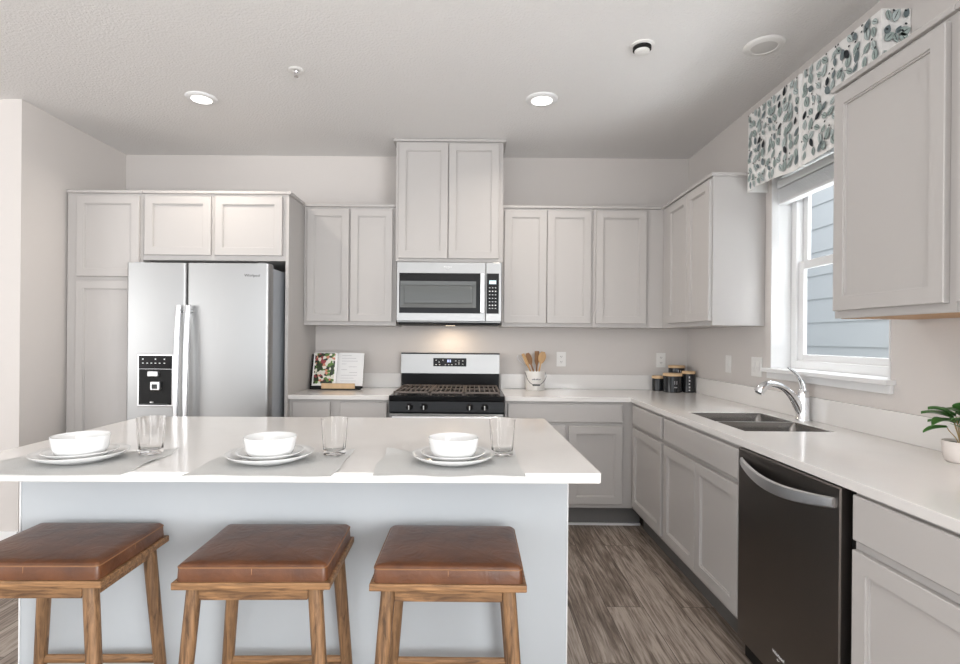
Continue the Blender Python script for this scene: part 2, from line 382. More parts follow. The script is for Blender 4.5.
M_PR = [mat('print_sage', (.36, .43, .41), .9), mat('print_slate', (.16, .20, .21), .9), mat('print_charcoal', (.025, .03, .035), .9), mat('print_mist', (.50, .57, .56), .9)]
VX, VY0, VY1, VZ0, VZ1 = 1.60, -2.158, -1.148, 2.15, 2.602
va = thing('window_valance', 'white box valance printed with grey-green leaves above the window over the sink', 'valance', (VX, (VY0 + VY1) / 2, VZ0))
yc = va.location.y
bm = bmesh.new()
prof = []   # front panel outline in y with an inverted pleat in the middle and soft waves at the hem
def xoff(y):
    d = abs(y - yc); return .018 * max(0, 1 - d / .012) - .004 * math.exp(-((d - .02) / .012) ** 2)
ys = sorted(set([VY0 + (VY1 - VY0) * i / 60 for i in range(61)] + [yc + k * .004 for k in range(-6, 7)]))
def hem(y):
    return VZ0 + .008 * math.sin((y - VY0) * 9) + .012 * (abs(y - yc) / .5) ** 2 - .010 * (y > VY1 - .06)
front = [[bm.verts.new((VX + xoff(y) + .004 * math.sin(y * 23) * (1 - k / 6), y, hem(y) + (VZ1 - hem(y)) * k / 6)) for k in range(7)] for y in ys]
for A, B in zip(front, front[1:]):
    for k in range(6): bm.faces.new([A[k], B[k], B[k + 1], A[k + 1]])
for col_, y in ((front[0], VY0), (front[-1], VY1)):
    W2 = [bm.verts.new((XR - .002, y, v.co.z)) for v in col_]
    for k in range(6): bm.faces.new([col_[k], W2[k], W2[k + 1], col_[k + 1]])
bmesh.ops.recalc_face_normals(bm, faces=bm.faces)
rnd = random.Random(3)
def print_on(org, ax, up, nrm, wdt, hgt):
    """scattered sprigs of leaves on a grid with jitter"""
    st = .053; ny = int(hgt / st) + 1; nx = int(wdt / st) + 1
    for i in range(nx):
        for j in range(ny):
            s = (i + .5 + rnd.uniform(-.3, .3)) * wdt / nx; t_ = (j + .5 + rnd.uniform(-.3, .3)) * hgt / ny
            L = rnd.uniform(.038, .056); ang = rnd.choice((-1, 1)) * rnd.uniform(.5, 1.5)
            if s - L / 2 < 0 or s + L / 2 > wdt or t_ - L / 2 < .012 or t_ + L / 2 > hgt: 
                s = min(max(s, L / 2), wdt - L / 2); t_ = min(max(t_, L / 2 + .012), hgt - L / 2)
            c = org + ax * s + up * t_; mi = rnd.choice((1, 1, 4, 2, 4, 1, 4, 1, 3, 2))
            lw = L * rnd.uniform(.46, .66); cv = rnd.uniform(-.3, .3)
            if mi in (1, 4): leaf_poly(bm, c, ax, up, L * 1.04, lw * 1.10, ang, .0060, nrm, 2, cv)
            leaf_poly(bm, c, ax, up, L, lw, ang, .0065, nrm, mi, cv)
            if mi in (1, 4): leaf_poly(bm, c, ax, up, L * .8, L * .06, ang, .0072, nrm, 3)
            d = ax * math.cos(ang) + up * math.sin(ang)
            if rnd.random() < .6: strip(bm, c - d * L * .45, c - d * L * .8 + ax * rnd.uniform(-.01, .01), .0012, .0068, nrm, 3) if L * .8 < t_ < hgt - L * .8 and L < s < wdt - L else None
            if rnd.random() < .5: 
                c2 = org + ax * min(max(s + rnd.uniform(-.03, .03), .005), wdt - .005) + up * min(max(t_ + .028, .016), hgt - .01)
                leaf_poly(bm, c2, ax, up, .012, .009, 0, .0070, nrm, 3)
X_, Y_, Z_ = Vector((1, 0, 0)), Vector((0, 1, 0)), Vector((0, 0, 1))
print_on(Vector((VX, yc - .007, VZ0)), -Y_, Z_, -X_, (yc - .007) - VY0, VZ1 - VZ0)
print_on(Vector((VX, VY1, VZ0)), -Y_, Z_, -X_, VY1 - (yc + .007), VZ1 - VZ0)
print_on(Vector((VX, VY0, VZ0)), X_, Z_, -Y_, XR - VX - .004, VZ1 - VZ0)
print_on(Vector((VX, VY1, VZ0)), X_, Z_, Y_, XR - VX - .004, VZ1 - VZ0)
me = bpy.data.meshes.new('fabric'); bm.to_mesh(me); bm.free()
for m_ in [M_FAB] + M_PR: me.materials.append(m_)
o = bpy.data.objects.new('fabric', me); COL.objects.link(o); o.parent = va; o.location = -Vector(va.location)
o = box('mounting_board', VX + .012, XR, VY0 + .006, VY1 - .006, VZ1 - .02, VZ1 - .002, M_FAB, va); o.location = -Vector(va.location)

# ------------------------------------------------------------------ cabinets
def panel_mesh(wd, ht, prof):
    """rectangular rings; prof = [(inset, y)], last ring capped; first ring capped at the back. centred at lower left, front toward -y"""
    bm = bmesh.new(); R = []
    for ins, y in prof:
        R.append([bm.verts.new(c) for c in ((ins, y, ins), (wd - ins, y, ins), (wd - ins, y, ht - ins), (ins, y, ht - ins))])
    for A, B in zip(R, R[1:]):
        for k in range(4): bm.faces.new([A[k], A[(k + 1) % 4], B[(k + 1) % 4], B[k]])
    bm.faces.new(R[0]); bm.faces.new(R[-1][::-1])
    return bm
T = .02
def shaker(name, x, z, wd, ht, y, parent, m=M_CAB, fr=.052):
    o = link(name, panel_mesh(wd, ht, [(0, 0), (0, -T + .0025), (.0025, -T), (fr, -T), (fr + .001, -T + .005), (fr + .006, -T + .0055), (fr + .0065, -T + .012)]), m, parent)
    o.location = (x, y, z); return o
def slab(name, x, z, wd, ht, y, parent, m=M_CAB):
    o = link(name, panel_mesh(wd, ht, [(0, 0), (0, -T + .004), (.004, -T)]), m, parent)
    o.location = (x, y, z); return o

def cabinet(name, label, loc, rz, wd, dp, z0, z1, doors=(), drawers=(), crown=None, toe=0, cat='cabinet', group=None, top_gap=None, under=False, toe_x=0):
    """local frame: x to the right seen from the front, front face at y=-dp, back at y=0. doors/drawers = (x, z0, w, z1) absolute z"""
    t = thing(name, label, cat, (loc[0], loc[1], z0 if not toe else 0), rz, group)
    b = t.location.z
    bm = bmesh.new(); bx(bm, 0, wd, -dp, -.001, z0 - b, z1 - b)
    link('body', bm, M_CAB, t, bevel=.0015)
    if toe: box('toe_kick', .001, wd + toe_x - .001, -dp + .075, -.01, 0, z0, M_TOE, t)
    for i, (x, a, w_, c) in enumerate(doors): shaker('door', x, a - b, w_, c - a, -dp - .001, t)
    for x, a, w_, c in drawers: slab('drawer_front', x, a - b, w_, c - a, -dp - .001, t)
    if crown is not None:   # list of (x0,x1,y0,y1) strips around the top, local
        bm = bmesh.new()
        for (x0, x1, y0_, y1_) in crown:
            bx(bm, x0, x1, y0_, y1_, z1 - b, z1 - b + .020)
        link('crown_moulding', bm, M_CAB, t, bevel=.004)
    if under:
        box('underside_panel', .006, wd - .006, -dp + .022, -.004, z0 - b - .0015, z0 - b, M_RAW, t)
    return t

ZB, ZU, ZT = .139, 1.380, 2.255
A = -PI / 2
# back wall
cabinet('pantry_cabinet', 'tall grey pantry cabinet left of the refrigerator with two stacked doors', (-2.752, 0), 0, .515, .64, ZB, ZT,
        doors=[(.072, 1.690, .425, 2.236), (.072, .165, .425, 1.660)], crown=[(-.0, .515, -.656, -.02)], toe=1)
cabinet('refrigerator_top_cabinet', 'grey two-door cabinet directly above the refrigerator', (-2.236, 0), 0, .966, .64, 1.805, ZT,
        doors=[(.018, 1.838, .448, 2.236), (.492, 1.838, .456, 2.236)], crown=[(0, .966, -.656, -.02)])
t = thing('refrigerator_side_panel', 'tall grey end panel on the right side of the refrigerator', 'panel', (-1.27, 0, 0))
box('panel', 0, .022, -.64, -.001, 0, ZT, M_CAB, t, .0015)
bm = bmesh.new(); bx(bm, 0, .040, -.656, -.345, ZT, ZT + .02); link('crown_moulding', bm, M_CAB, t, bevel=.004)
# side panel in the left corner of the pantry
ZD0, ZD1 = 1.408, 2.238
cabinet('wall_cabinet', 'grey two-door wall cabinet above the open cookbook, left of the microwave', (-1.246, 0), 0, .684, .312, ZU, ZT,
        doors=[(.024, ZD0, .310, ZD1), (.346, ZD0, .308, ZD1)], crown=[(.0, .684, -.328, -.02)])
cabinet('microwave_top_cabinet', 'tall grey two-door cabinet above the microwave reaching the ceiling', (-.560, 0), 0, .776, .385, 1.845, 2.714,
        doors=[(.020, 1.868, .358, 2.700), (.384, 1.868, .362, 2.700)], crown=[(-.022, .798, -.402, -.001)])
cabinet('wall_cabinet', 'grey two-door wall cabinet right of the microwave above the utensil crock', (.218, 0), 0, .670, .312, ZU, ZT,
        doors=[(.014, ZD0, .312, ZD1), (.332, ZD0, .322, ZD1)], crown=[(0, .670, -.328, -.02)])
cabinet('corner_wall_cabinet', 'grey single-door wall cabinet in the corner above the black canisters', (.889, 0), 0, .826, .312, ZU, ZT,
        doors=[(.020, ZD0, .370, ZD1)], crown=[(0, .500, -.328, -.02)])
# right wall
cabinet('side_wall_cabinet', 'grey two-door wall cabinet on the side wall between corner and window', (XR, -.3135), A, .812, .309, ZU, ZT,
        doors=[(.146, ZD0, .330, ZD1), (.482, ZD0, .322, ZD1)], crown=[(.026, .828, -.325, -.02)])
cabinet('side_wall_cabinet', 'large near grey single-door wall cabinet right of the window', (XR, -2.185), A, .524, .309, ZU, ZT,
        doors=[(.016, ZD0, .484, ZD1)], crown=[(-.012, .524, -.325, -.02)], under=True)
cabinet('side_wall_cabinet', 'grey wall cabinet cut off at the right edge of the photo', (XR, -2.710), A, .60, .309, ZU, ZT,
        doors=[(.016, ZD0, .27, ZD1), (.30, ZD0, .27, ZD1)], crown=[(0, .6, -.325, -.02)], under=True)
# base cabinets
DZ0, DZ1, RZ0, RZ1 = .168, .700, .724, .850
CT = .867
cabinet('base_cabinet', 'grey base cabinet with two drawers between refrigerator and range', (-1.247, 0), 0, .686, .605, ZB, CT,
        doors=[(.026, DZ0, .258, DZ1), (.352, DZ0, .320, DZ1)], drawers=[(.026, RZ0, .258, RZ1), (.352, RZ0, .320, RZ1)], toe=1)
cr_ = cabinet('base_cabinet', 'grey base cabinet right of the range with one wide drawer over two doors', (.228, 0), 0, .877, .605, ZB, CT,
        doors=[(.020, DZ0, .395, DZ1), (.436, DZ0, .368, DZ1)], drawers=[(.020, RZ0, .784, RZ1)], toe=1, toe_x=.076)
box('shoe_moulding', 0, .953, -.545, -.531, 0, .014, M_WHITE, cr_)
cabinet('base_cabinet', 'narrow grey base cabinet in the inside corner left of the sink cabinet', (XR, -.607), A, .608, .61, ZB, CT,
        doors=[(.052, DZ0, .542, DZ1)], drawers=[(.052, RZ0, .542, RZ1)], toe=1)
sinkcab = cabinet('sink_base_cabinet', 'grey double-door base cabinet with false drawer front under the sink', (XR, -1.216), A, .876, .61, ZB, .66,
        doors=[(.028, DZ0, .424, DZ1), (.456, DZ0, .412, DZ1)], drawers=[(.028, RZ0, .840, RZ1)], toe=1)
bm = bmesh.new(); bx(bm, 0, .876, -.61, -.59, .66, CT); bx(bm, 0, .012, -.59, -.001, .66, CT); bx(bm, .864, .876, -.59, -.001, .66, CT)
link('upper_frame', bm, M_CAB, sinkcab)
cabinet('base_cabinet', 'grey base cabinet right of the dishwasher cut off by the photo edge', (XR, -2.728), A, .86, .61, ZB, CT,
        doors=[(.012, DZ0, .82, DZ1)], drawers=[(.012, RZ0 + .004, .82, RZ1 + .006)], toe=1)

# ------------------------------------------------------------------ worktops
ZC = .897
wt = thing('worktop', 'short white quartz worktop between refrigerator and range', 'countertop', (-.9, -.32, CT))
o = link('slab', grid_slab([-1.246, -.560], [-.635, -.001], lambda i, j: True, CT + .0005, ZC, lambda u, v, w_: (u, v, w_)), M_QUARTZ, wt, bevel=.002); o.location = -Vector(wt.location)
o = box('backsplash', -1.246, -.560, -.02, -.001, ZC + .0003, 1.010, M_QUARTZ, wt, .0015); o.location = -Vector(wt.location)
wt = thing('worktop', 'long L-shaped white quartz worktop with the sink and black canisters', 'countertop', (1.4, -.32, CT))
SX0, SX1, SY0, SY1 = 1.195, 1.592, -1.93, -1.315
us = [.228, 1.082, SX0, SX1, XR - .001]; vs = [-3.6, SY0, SY1, -.635, -.001]
o = link('slab', grid_slab(us, vs, lambda i, j: (j == 3 or i >= 1) and not (i == 2 and j == 1), CT + .0005, ZC, lambda u, v, w_: (u, v, w_)), M_QUARTZ, wt, bevel=.002)
o.location = -Vector(wt.location)
bm = bmesh.new(); bx(bm, .228, XR - .001, -.02, -.001, ZC + .0003, 1.012); bx(bm, XR - .021, XR - .001, -3.6, -.0201, ZC + .0003, 1.012)
o = link('backsplash', bm, M_QUARTZ, wt, bevel=.0015); o.location = -Vector(wt.location)

# ------------------------------------------------------------------ sink
sk = thing('kitchen_sink', 'stainless steel double-bowl undermount sink below the window', 'sink', ((SX0 + SX1) / 2, (SY0 + SY1) / 2, .70))
def basin(y0, y1):
    bm = bmesh.new(); x0, x1 = SX0 + .0008, SX1 - .0008; zt, zb = ZC - .005, .705
    def rr(ins, z, rad):
        pts = []
        for cx, cy, a0 in ((x1 - ins - rad, y1 - ins - rad, 0), (x0 + ins + rad, y1 - ins - rad, PI / 2), (x0 + ins + rad, y0 + ins + rad, PI), (x1 - ins - rad, y0 + ins + rad, 1.5 * PI)):
            for k in range(6): a = a0 + PI / 2 * k / 5; pts.append(bm.verts.new((cx + rad * math.cos(a), cy + rad * math.sin(a), z)))
        return pts
    R = [rr(-.0, zt, .004), rr(.003, zt - .03, .03), rr(.012, zb + .03, .04), rr(.035, zb, .05)]
    for P, Q in zip(R, R[1:]):
        n = len(P)
        for k in range(n): bm.faces.new([P[k], P[(k + 1) % n], Q[(k + 1) % n], Q[k]])
    bm.faces.new(R[-1])
    return bm
ymid = (SY0 + SY1) / 2
for a, b_ in ((SY0 + .0008, ymid - .009), (ymid + .009, SY1 - .0008)):
    bm = basin(a, b_); me = bpy.data.meshes.new('basin'); bm.normal_update(); bm.to_mesh(me); bm.free(); me.materials.append(M_SINK); me.shade_smooth(); me.set_sharp_from_angle(angle=.9)
    o = bpy.data.objects.new('basin', me); COL.objects.link(o); o.parent = sk; o.location = -Vector(sk.location)
    bm = bmesh.new(); lathe(bm, [(0, .004), (.03, .004), (.042, .008), (.045, .002), (.045, -.01), (0, -.01)], 24, ((SX0 + SX1) / 2, (a + b_) / 2, .706))
    d = link('drain', bm, M_CHROME, sk, smooth=True, angle=.6); d.location = -Vector(sk.location)
o = box('divider', SX0 + .001, SX1 - .001, ymid - .0085, ymid + .0085, .72, ZC - .006, M_HANDLE, sk, .004); o.location = -Vector(sk.location)

# ------------------------------------------------------------------ faucet
FX, FY = 1.656, -1.590
fc = thing('kitchen_faucet', 'chrome single-lever pull-out faucet behind the sink', 'faucet', (FX, FY, ZC + .0003))
bm = bmesh.new(); lathe(bm, [(0, 0), (.033, 0), (.033, .006), (.030, .012), (.029, .06), (.028, .115), (.027, .135), (.023, .150), (.012, .160), (0, .163)], 28)
link('body', bm, M_CHROME, fc, smooth=True, angle=.7)
bm = bmesh.new(); P = bez((-.004, 0, .035), (-.045, 0, .120), (-.09, 0, .185), (-.175, 0, .178), 16)
tube(bm, P, [.026 - .010 * min(1, i / 10) for i in range(17)], 16)
link('spout', bm, M_CHROME, fc, smooth=True, angle=.8)
bm = bmesh.new(); tube(bm, [(-.160, 0, .180), (-.178, 0, .176), (-.196, 0, .166), (-.212, 0, .152), (-.222, 0, .136)], [.0165, .0195, .0225, .024, .0225], 18)
h_ = link('spray_head', bm, M_CHROME, fc, smooth=True, angle=.8)
bm = bmesh.new(); tube(bm, [(-.222, 0, .137), (-.2245, 0, .132)], [.0165, .0155], 18); link('nozzle', bm, M_WIRE, h_, smooth=True, angle=.8)
bm = bmesh.new(); P = bez((.002, 0, .145), (-.006, 0, .205), (-.025, 0, .228), (-.078, 0, .262), 12)
tube(bm, P, [.024, .0235, .0225, .021, .019, .017, .0155, .014, .0125, .011, .010, .008, .005], 14, flat=(.6, 1, Vector((0, 0, 1))))
link('lever', bm, M_CHROME, fc, smooth=True, angle=.8)

# ------------------------------------------------------------------ dishwasher
dw = thing('dishwasher', 'black stainless dishwasher with a curved silver bar handle under the worktop', 'dishwasher', (XR, -2.094, 0), A)
dw_w = .632
box('tub', .004, dw_w - .004, -.60, -.01, .02, CT - .004, M_BLACKM, dw)
bm = panel_mesh(.596, .762, [(0, .022), (0, -.008), (.004, -.012)]); o = link('door', bm, M_STEELD, dw); o.location = (.010, -.625, .100)
box('toe_panel', .004, .628, -.56, -.55, .0, .100, M_BLACKM, dw)
door = o
# arched bar handle bowing outward and down in the middle
bm = bmesh.new(); n = 24; R = []
for i in range(n + 1):
    u = i / n; x = .028 + .544 * u; bow = math.sin(PI * u)
    yy = -.014 - .036 * bow ** .8; zz = .722 - .028 * bow
    h = .0165 + .006 * bow
    R.append([bm.verts.new((x, yy + a_, zz + b_)) for a_, b_ in ((.004, -h), (-.005, -h + .004), (-.007, 0), (-.005, h - .004), (.004, h), (.008, 0))])
for P, Q in zip(R, R[1:]):
    for k in range(6): bm.faces.new([P[k], P[(k + 1) % 6], Q[(k + 1) % 6], Q[k]])
bm.faces.new(R[0]); bm.faces.new(R[-1][::-1])
h_ = link('handle', bm, M_HANDLE, door, smooth=True, angle=.7); h_.location = (0, 0, -.01)
h_['label'] = 'curved silver bar handle'
text_mesh('logo', 'Whirlpool', .017, M_GLYPH, door, (.290, -.0125, .090), (PI / 2, 0, 0))
bm = bmesh.new(); tube(bm, [(.283, -.0125, .076), (.290, -.0125, .072), (.297, -.0125, .076)], .0012, 6); link('logo_mark', bm, M_GLYPH, door)

# ------------------------------------------------------------------ refrigerator
FX0, FX1 = -2.208, -1.296
fr = thing('refrigerator', 'stainless steel side-by-side refrigerator with ice and water dispenser', 'refrigerator', ((FX0 + FX1) / 2, -.08, 0))
def fl(o): o.location = o.location - Vector(fr.location); return o
M_FSIDE = mat('fridge_side_grey', (.36, .385, .42), .4, metal=.1)
fl(box('body', FX0 + .004, FX1 - .002, -.785, -.04, .03, 1.735, M_FSIDE, fr, .004))
fl(box('base_grille', FX0 + .02, FX1 - .02, -.80, -.77, .015, .10, M_BLACKM, fr))
for x in (FX0 + .1, FX1 - .1):
    bm = bmesh.new(); lathe(bm, [(0, 0), (.022, 0), (.022, .035), (0, .035)], 16, (x, -.70, 0)); fl(link('foot', bm, M_BLACKM, fr))
    bm = bmesh.new(); lathe(bm, [(0, 0), (.022, 0), (.022, .035), (0, .035)], 16, (x, -.12, 0)); fl(link('foot', bm, M_BLACKM, fr))
XS = -1.823
def fdoor(x0, x1):
    bm = bmesh.new(); n = 12   # gently rounded front edges
    wd = x1 - x0; pts = [(x0, -.792), (x0, -.842)]
    for k in range(5): a = PI + PI / 2 * k / 4; pts.append((x0 + .02 + .02 * math.cos(a), -.842 + .02 * math.sin(a)))
    for k in range(5): a = 1.5 * PI + PI / 2 * k / 4; pts.append((x1 - .02 + .02 * math.cos(a), -.842 + .02 * math.sin(a)))
    pts += [(x1, -.792)]
    lo = [bm.verts.new((x, y, .11)) for x, y in pts]; hi = [bm.verts.new((x, y, 1.757)) for x, y in pts]
    n = len(pts)
    for k in range(n): bm.faces.new([lo[k], lo[(k + 1) % n], hi[(k + 1) % n], hi[k]])
    bm.faces.new(lo); bm.faces.new(hi[::-1])
    return bm
dl = link('freezer_door', fdoor(FX0, XS - .0025), M_STEEL, fr, smooth=True, angle=.5); fl(dl)
dr = link('fresh_food_door', fdoor(XS + .0025, FX1), M_STEEL, fr, smooth=True, angle=.5); fl(dr)
for par, x in ((dl, XS - .030), (dr, XS + .030)):
    bm = bmesh.new()
    P = bez((x, -.892, 1.485), (x, -.910, 1.35), (x, -.922, 1.15), (x, -.922, .95), 12) + bez((x, -.922, .95), (x, -.922, .75), (x, -.910, .55), (x, -.892, .42), 12)[1:]
    tube(bm, P, .013, 16, flat=(.9, 1.35, Vector((0, 1, 0))))
    for z in (1.45, .45): tube(bm, [(x, -.861, z), (x, -.898, z)], .012, 10)
    link('handle', bm, M_HANDLE, par, smooth=True, angle=.9)
text_mesh('logo', 'Whirlpool', .024, M_BLACKM, dr, (-1.403, -.8625, 1.680), (PI / 2, 0, 0))
for x in (FX0 + .06, FX1 - .06): fl(box('hinge_cover', x - .03, x + .03, -.83, -.70, 1.736, 1.765, M_FSIDE, fr, .006))
# dispenser
dx0, dx1, dz0, dz1 = -2.132, -1.896, .838, 1.176
bm = bmesh.new()
bx(bm, dx0, dx1, -.8655, -.850, dz0, dz1)
dp = link('dispenser', bm, M_HANDLE, dl, bevel=.006)
def disp(name, x0, x1, z0, z1, y, m, bev=.0): return box(name, x0, x1, y, -.855, z0, z1, m, dp, bev)
disp('control_panel', dx0 + .012, dx1 - .012, 1.080, dz1 - .012, -.869, M_BLACK, .003)
disp('cavity', dx0 + .012, dx1 - .012, dz0 + .012, 1.079, -.867, M_BLACKM, .003)
disp('ice_chute', -2.056, -1.990, 1.032, 1.066, -.884, M_HANDLE, .004)
bm = bmesh.new(); bx(bm, -2.032, -1.972, -.895, -.869, .945, 1.002, 0, Matrix.Shear('XZ', 4, (.18, 0)) if False else None); link('paddle', bm, M_HANDLE, dp, bevel=.006)
disp('paddle_recess', -2.020, -1.984, .955, .985, -.8965, M_GLASSB, .002)
disp('drip_tray', dx0 + .03, dx1 - .03, dz0 + .014, dz0 + .024, -.885, M_GLASSB, .002)
disp('water_spout', -2.04, -2.022, dz0 + .026, dz0 + .034, -.880, M_GLYPH, .001)
bm = bmesh.new()
for x in (-2.092, -2.012, -1.955): bx(bm, x - .004, x + .004, -.8698, -.869, 1.138, 1.146)
for x in (-2.092, -2.064, -2.038, -2.012, -1.985, -1.955): bx(bm, x - .005, x + .005, -.8698, -.869, 1.114, 1.119)
link('control_print', bm, M_GLYPH, dp)

# ------------------------------------------------------------------ range
rx0, rx1 = -.552, .220; rc = (rx0 + rx1) / 2
rg = thing('gas_range', 'stainless and black freestanding gas range with cast iron grates', 'range', (rc, -.05, 0))
def rl(o): o.location = o.location - Vector(rg.location); return o
rl(box('body', rx0, rx1, -.655, -.03, .03, .868, M_BLACK, rg, .003))
for x in (rx0 + .06, rx1 - .06):
    for y in (-.6, -.1):
        bm = bmesh.new(); lathe(bm, [(0, 0), (.018, 0), (.018, .035), (0, .035)], 12, (x, y, 0)); rl(link('foot', bm, M_BLACKM, rg))
rl(box('storage_drawer', rx0 + .004, rx1 - .004, -.685, -.656, .09, .26, M_STEEL, rg, .004))
od = rl(box('oven_door', rx0 + .004, rx1 - .004, -.690, -.656, .27, .785, M_STEEL, rg, .005))
box('oven_window', rx0 + .12, rx1 - .12, -.6915, -.690, .36, .66, M_BLACK, od)
bm = bmesh.new(); tube(bm, [(rx0 + .03, -.735, .765), (rx1 - .03, -.735, .765)], .013, 14)
for x in (rx0 + .05, rx1 - .05): tube(bm, [(x, -.689, .765), (x, -.735, .765)], .009, 10)
link('handle', bm, M_HANDLE, od, smooth=True, angle=.8)
bm = bmesh.new()   # sloping control panel
sec = [(-.656, .795), (-.700, .795), (-.690, .868), (-.656, .878)]
lo = [bm.verts.new((rx0, y, z)) for y, z in sec]; hi = [bm.verts.new((rx1, y, z)) for y, z in sec]
for k in range(4): bm.faces.new([lo[k], lo[(k + 1) % 4], hi[(k + 1) % 4], hi[k]])
bm.faces.new(lo); bm.faces.new(hi)
cp = rl(link('control_panel', bm, M_BLACK, rg, bevel=.003))
for x in (-.414, -.316, -.012, .088):
    bm = bmesh.new(); lathe(bm, [(0, 0), (.024, 0), (.024, .006), (.019, .009), (.017, .028), (.013, .032), (0, .032)], 20); bx(bm, -.004, .004, -.017, .017, .028, .040)
    k_ = link('knob', bm, [M_BLACK], cp, smooth=True, angle=.6); k_.location = (x, -.696, .834); k_.rotation_euler = (PI / 2 + .13, 0, 0)
    bm = bmesh.new(); bx(bm, -.0035, .0035, -.012, .016, .040, .0412); p_ = link('pointer', bm, M_GLYPH, k_)
ck = rl(box('cooktop', rx0 - .002, rx1 + .002, -.690, -.03, .8685, .905, M_BLACK, rg, .006))
# grates: three sections
for gi, (gx0, gx1) in enumerate(((rx0 + .025, rx0 + .268), (rx0 + .272, rx1 - .272), (rx1 - .268, rx1 - .025))):
    bm = bmesh.new(); y0, y1, zt = -.655, -.115, .930
    for x in (gx0 + .006, gx1 - .006): bx(bm, x - .006, x + .006, y0, y1, zt - .014, zt)
    for y in (y0 + .006, (y0 + y1) / 2, y1 - .006): bx(bm, gx0, gx1, y - .006, y + .006, zt - .014, zt)
    nb = 7
    for k in range(1, nb): x = gx0 + (gx1 - gx0) * k / nb; bx(bm, x - .004, x + .004, y0, y1, zt - .012, zt - .001)
    for x in (gx0 + .006, gx1 - .006):
        for y in (y0 + .006, y1 - .006): bx(bm, x - .006, x + .006, y - .006, y + .006, .9053, zt)
    rl(link('grate', bm, M_IRON, rg, bevel=.002))
for x in (rx0 + .147, rc, rx1 - .147):
    for y in ((-.52, -.25) if x != rc else (-.385,)):
        bm = bmesh.new(); lathe(bm, [(.05, 0), (.05, .008), (.034, .012), (.034, .018), (.028, .022), (0, .022)], 24, (x, y, .9052)); rl(link('burner', bm, M_BLACKM, rg, smooth=True, angle=.6))
rl(box('lower_backguard', rx0 + .006, rx1 - .006, -.090, -.028, .906, 1.016, M_BLACK, rg, .004))
bm = bmesh.new()   # steel backguard with gently arched top edge
n = 24; F_, B_ = [], []
bgx0, bgx1 = rx0 + .002, rx1 - .004
for i in range(n + 1):
    x = bgx0 + (bgx1 - bgx0) * i / n; zt = 1.166 + .010 * max(0, math.cos((x - rc) / .20 * PI / 2)) if abs(x - rc) < .2 else 1.166
    F_.append((bm.verts.new((x, -.100, 1.017)), bm.verts.new((x, -.088, zt)))); B_.append((bm.verts.new((x, -.028, 1.017)), bm.verts.new((x, -.028, zt))))
for P in (F_, B_):
    for a_, b_ in zip(P, P[1:]): bm.faces.new([a_[0], b_[0], b_[1], a_[1]])
for i in range(n):
    bm.faces.new([F_[i][1], F_[i + 1][1], B_[i + 1][1], B_[i][1]]); bm.faces.new([F_[i][0], F_[i + 1][0], B_[i + 1][0], B_[i][0]])
bm.faces.new([F_[0][0], F_[0][1], B_[0][1], B_[0][0]]); bm.faces.new([F_[-1][0], F_[-1][1], B_[-1][1], B_[-1][0]])
bg = rl(link('backguard', bm, M_STEEL, rg)); 
rl(box('backguard_cap', rx0, rx1 - .002, -.092, -.027, 1.1665, 1.176, M_BLACK, rg, .002))
pn = rl(box('display_panel', -.300, -.042, -.0985, -.080, 1.072, 1.136, M_BLACK, rg, .002))
bm = bmesh.new()
for x in (-.185, -.168): bx(bm, x - .005, x + .005, -.0993, -.0985, 1.104, 1.124)
link('clock_digits', bm, M_DISPB, pn)
bm = bmesh.new(); rr_ = random.Random(5)
for x, z in ((-.278, 1.12), (-.255, 1.105), (-.225, 1.12), (-.278, 1.085), (-.25, 1.085), (-.205, 1.085), (-.18, 1.085), (-.155, 1.085), (-.125, 1.115), (-.1, 1.115), (-.07, 1.115), (-.125, 1.09), (-.1, 1.09), (-.07, 1.09), (-.1, 1.1)):
    bx(bm, x - .005, x + .005, -.0993, -.0985, z - .002, z + .002)
link('panel_print', bm, M_GLYPH, pn)

# ------------------------------------------------------------------ microwave
mx0, mx1, mz0, mz1 = -.543, .210, 1.400, 1.838
mw = thing('microwave', 'stainless over-the-range microwave with black glass door mounted below the tall cabinet', 'microwave', ((mx0 + mx1) / 2, 0, mz0))
def ml(o): o.location = o.location - Vector(mw.location); return o
ml(box('case', mx0, mx1, -.395, -.004, mz0 + .004, mz1, M_STEEL, mw, .003))
ml(box('vent_base', mx0 + .01, mx1 - .01, -.40, -.02, mz0 - .012, mz0 + .003, M_BLACKM, mw, .003))
md = ml(box('door', mx0, .095, -.430, -.397, 1.412, mz1, M_STEEL, mw, .004))
mc = ml(box('control_side', .097, mx1, -.430, -.397, 1.412, mz1, M_STEEL, mw, .004))
bm = panel_mesh(.592, .300, [(0, 0), (0, -.003), (.018, -.003), (.034, .001), (.06, .001)])
box('door_glass', -.525, .056, -.4325, -.4295, 1.470, 1.758, M_BLACK, md, .001)
w_ = link('window', panel_mesh(.545, .190, [(0, 0), (0, -.0012), (.028, .0), (.030, .0), (.034, -.0005)]), M_GLASSW, md); w_.location = (-.518, -.4328, 1.510)
bm = bmesh.new(); bx(bm, .058, .086, -.462, -.448, 1.474, 1.754); bx(bm, .064, .080, -.449, -.4295, 1.474, 1.490); bx(bm, .064, .080, -.449, -.4295, 1.738, 1.754)
link('handle', bm, M_HANDLE, md, bevel=.004)
pn = box('keypad', .103, .190, -.4325, -.4295, 1.470, 1.758, M_BLACK, mc, .001)
box('display', .120, .170, -.4335, -.4325, 1.682, 1.708, M_DISP, pn)
bm = bmesh.new()
for r_i, z in enumerate((1.655, 1.630, 1.605, 1.580, 1.555, 1.530, 1.508)):
    for x in (.124, .145, .166): bx(bm, x - .005, x + .005, -.4332, -.4325, z - (.004 if r_i in (1, 5) else .002), z + (.004 if r_i in (1, 5) else .002))
link('key_print', bm, M_GLYPH, pn)
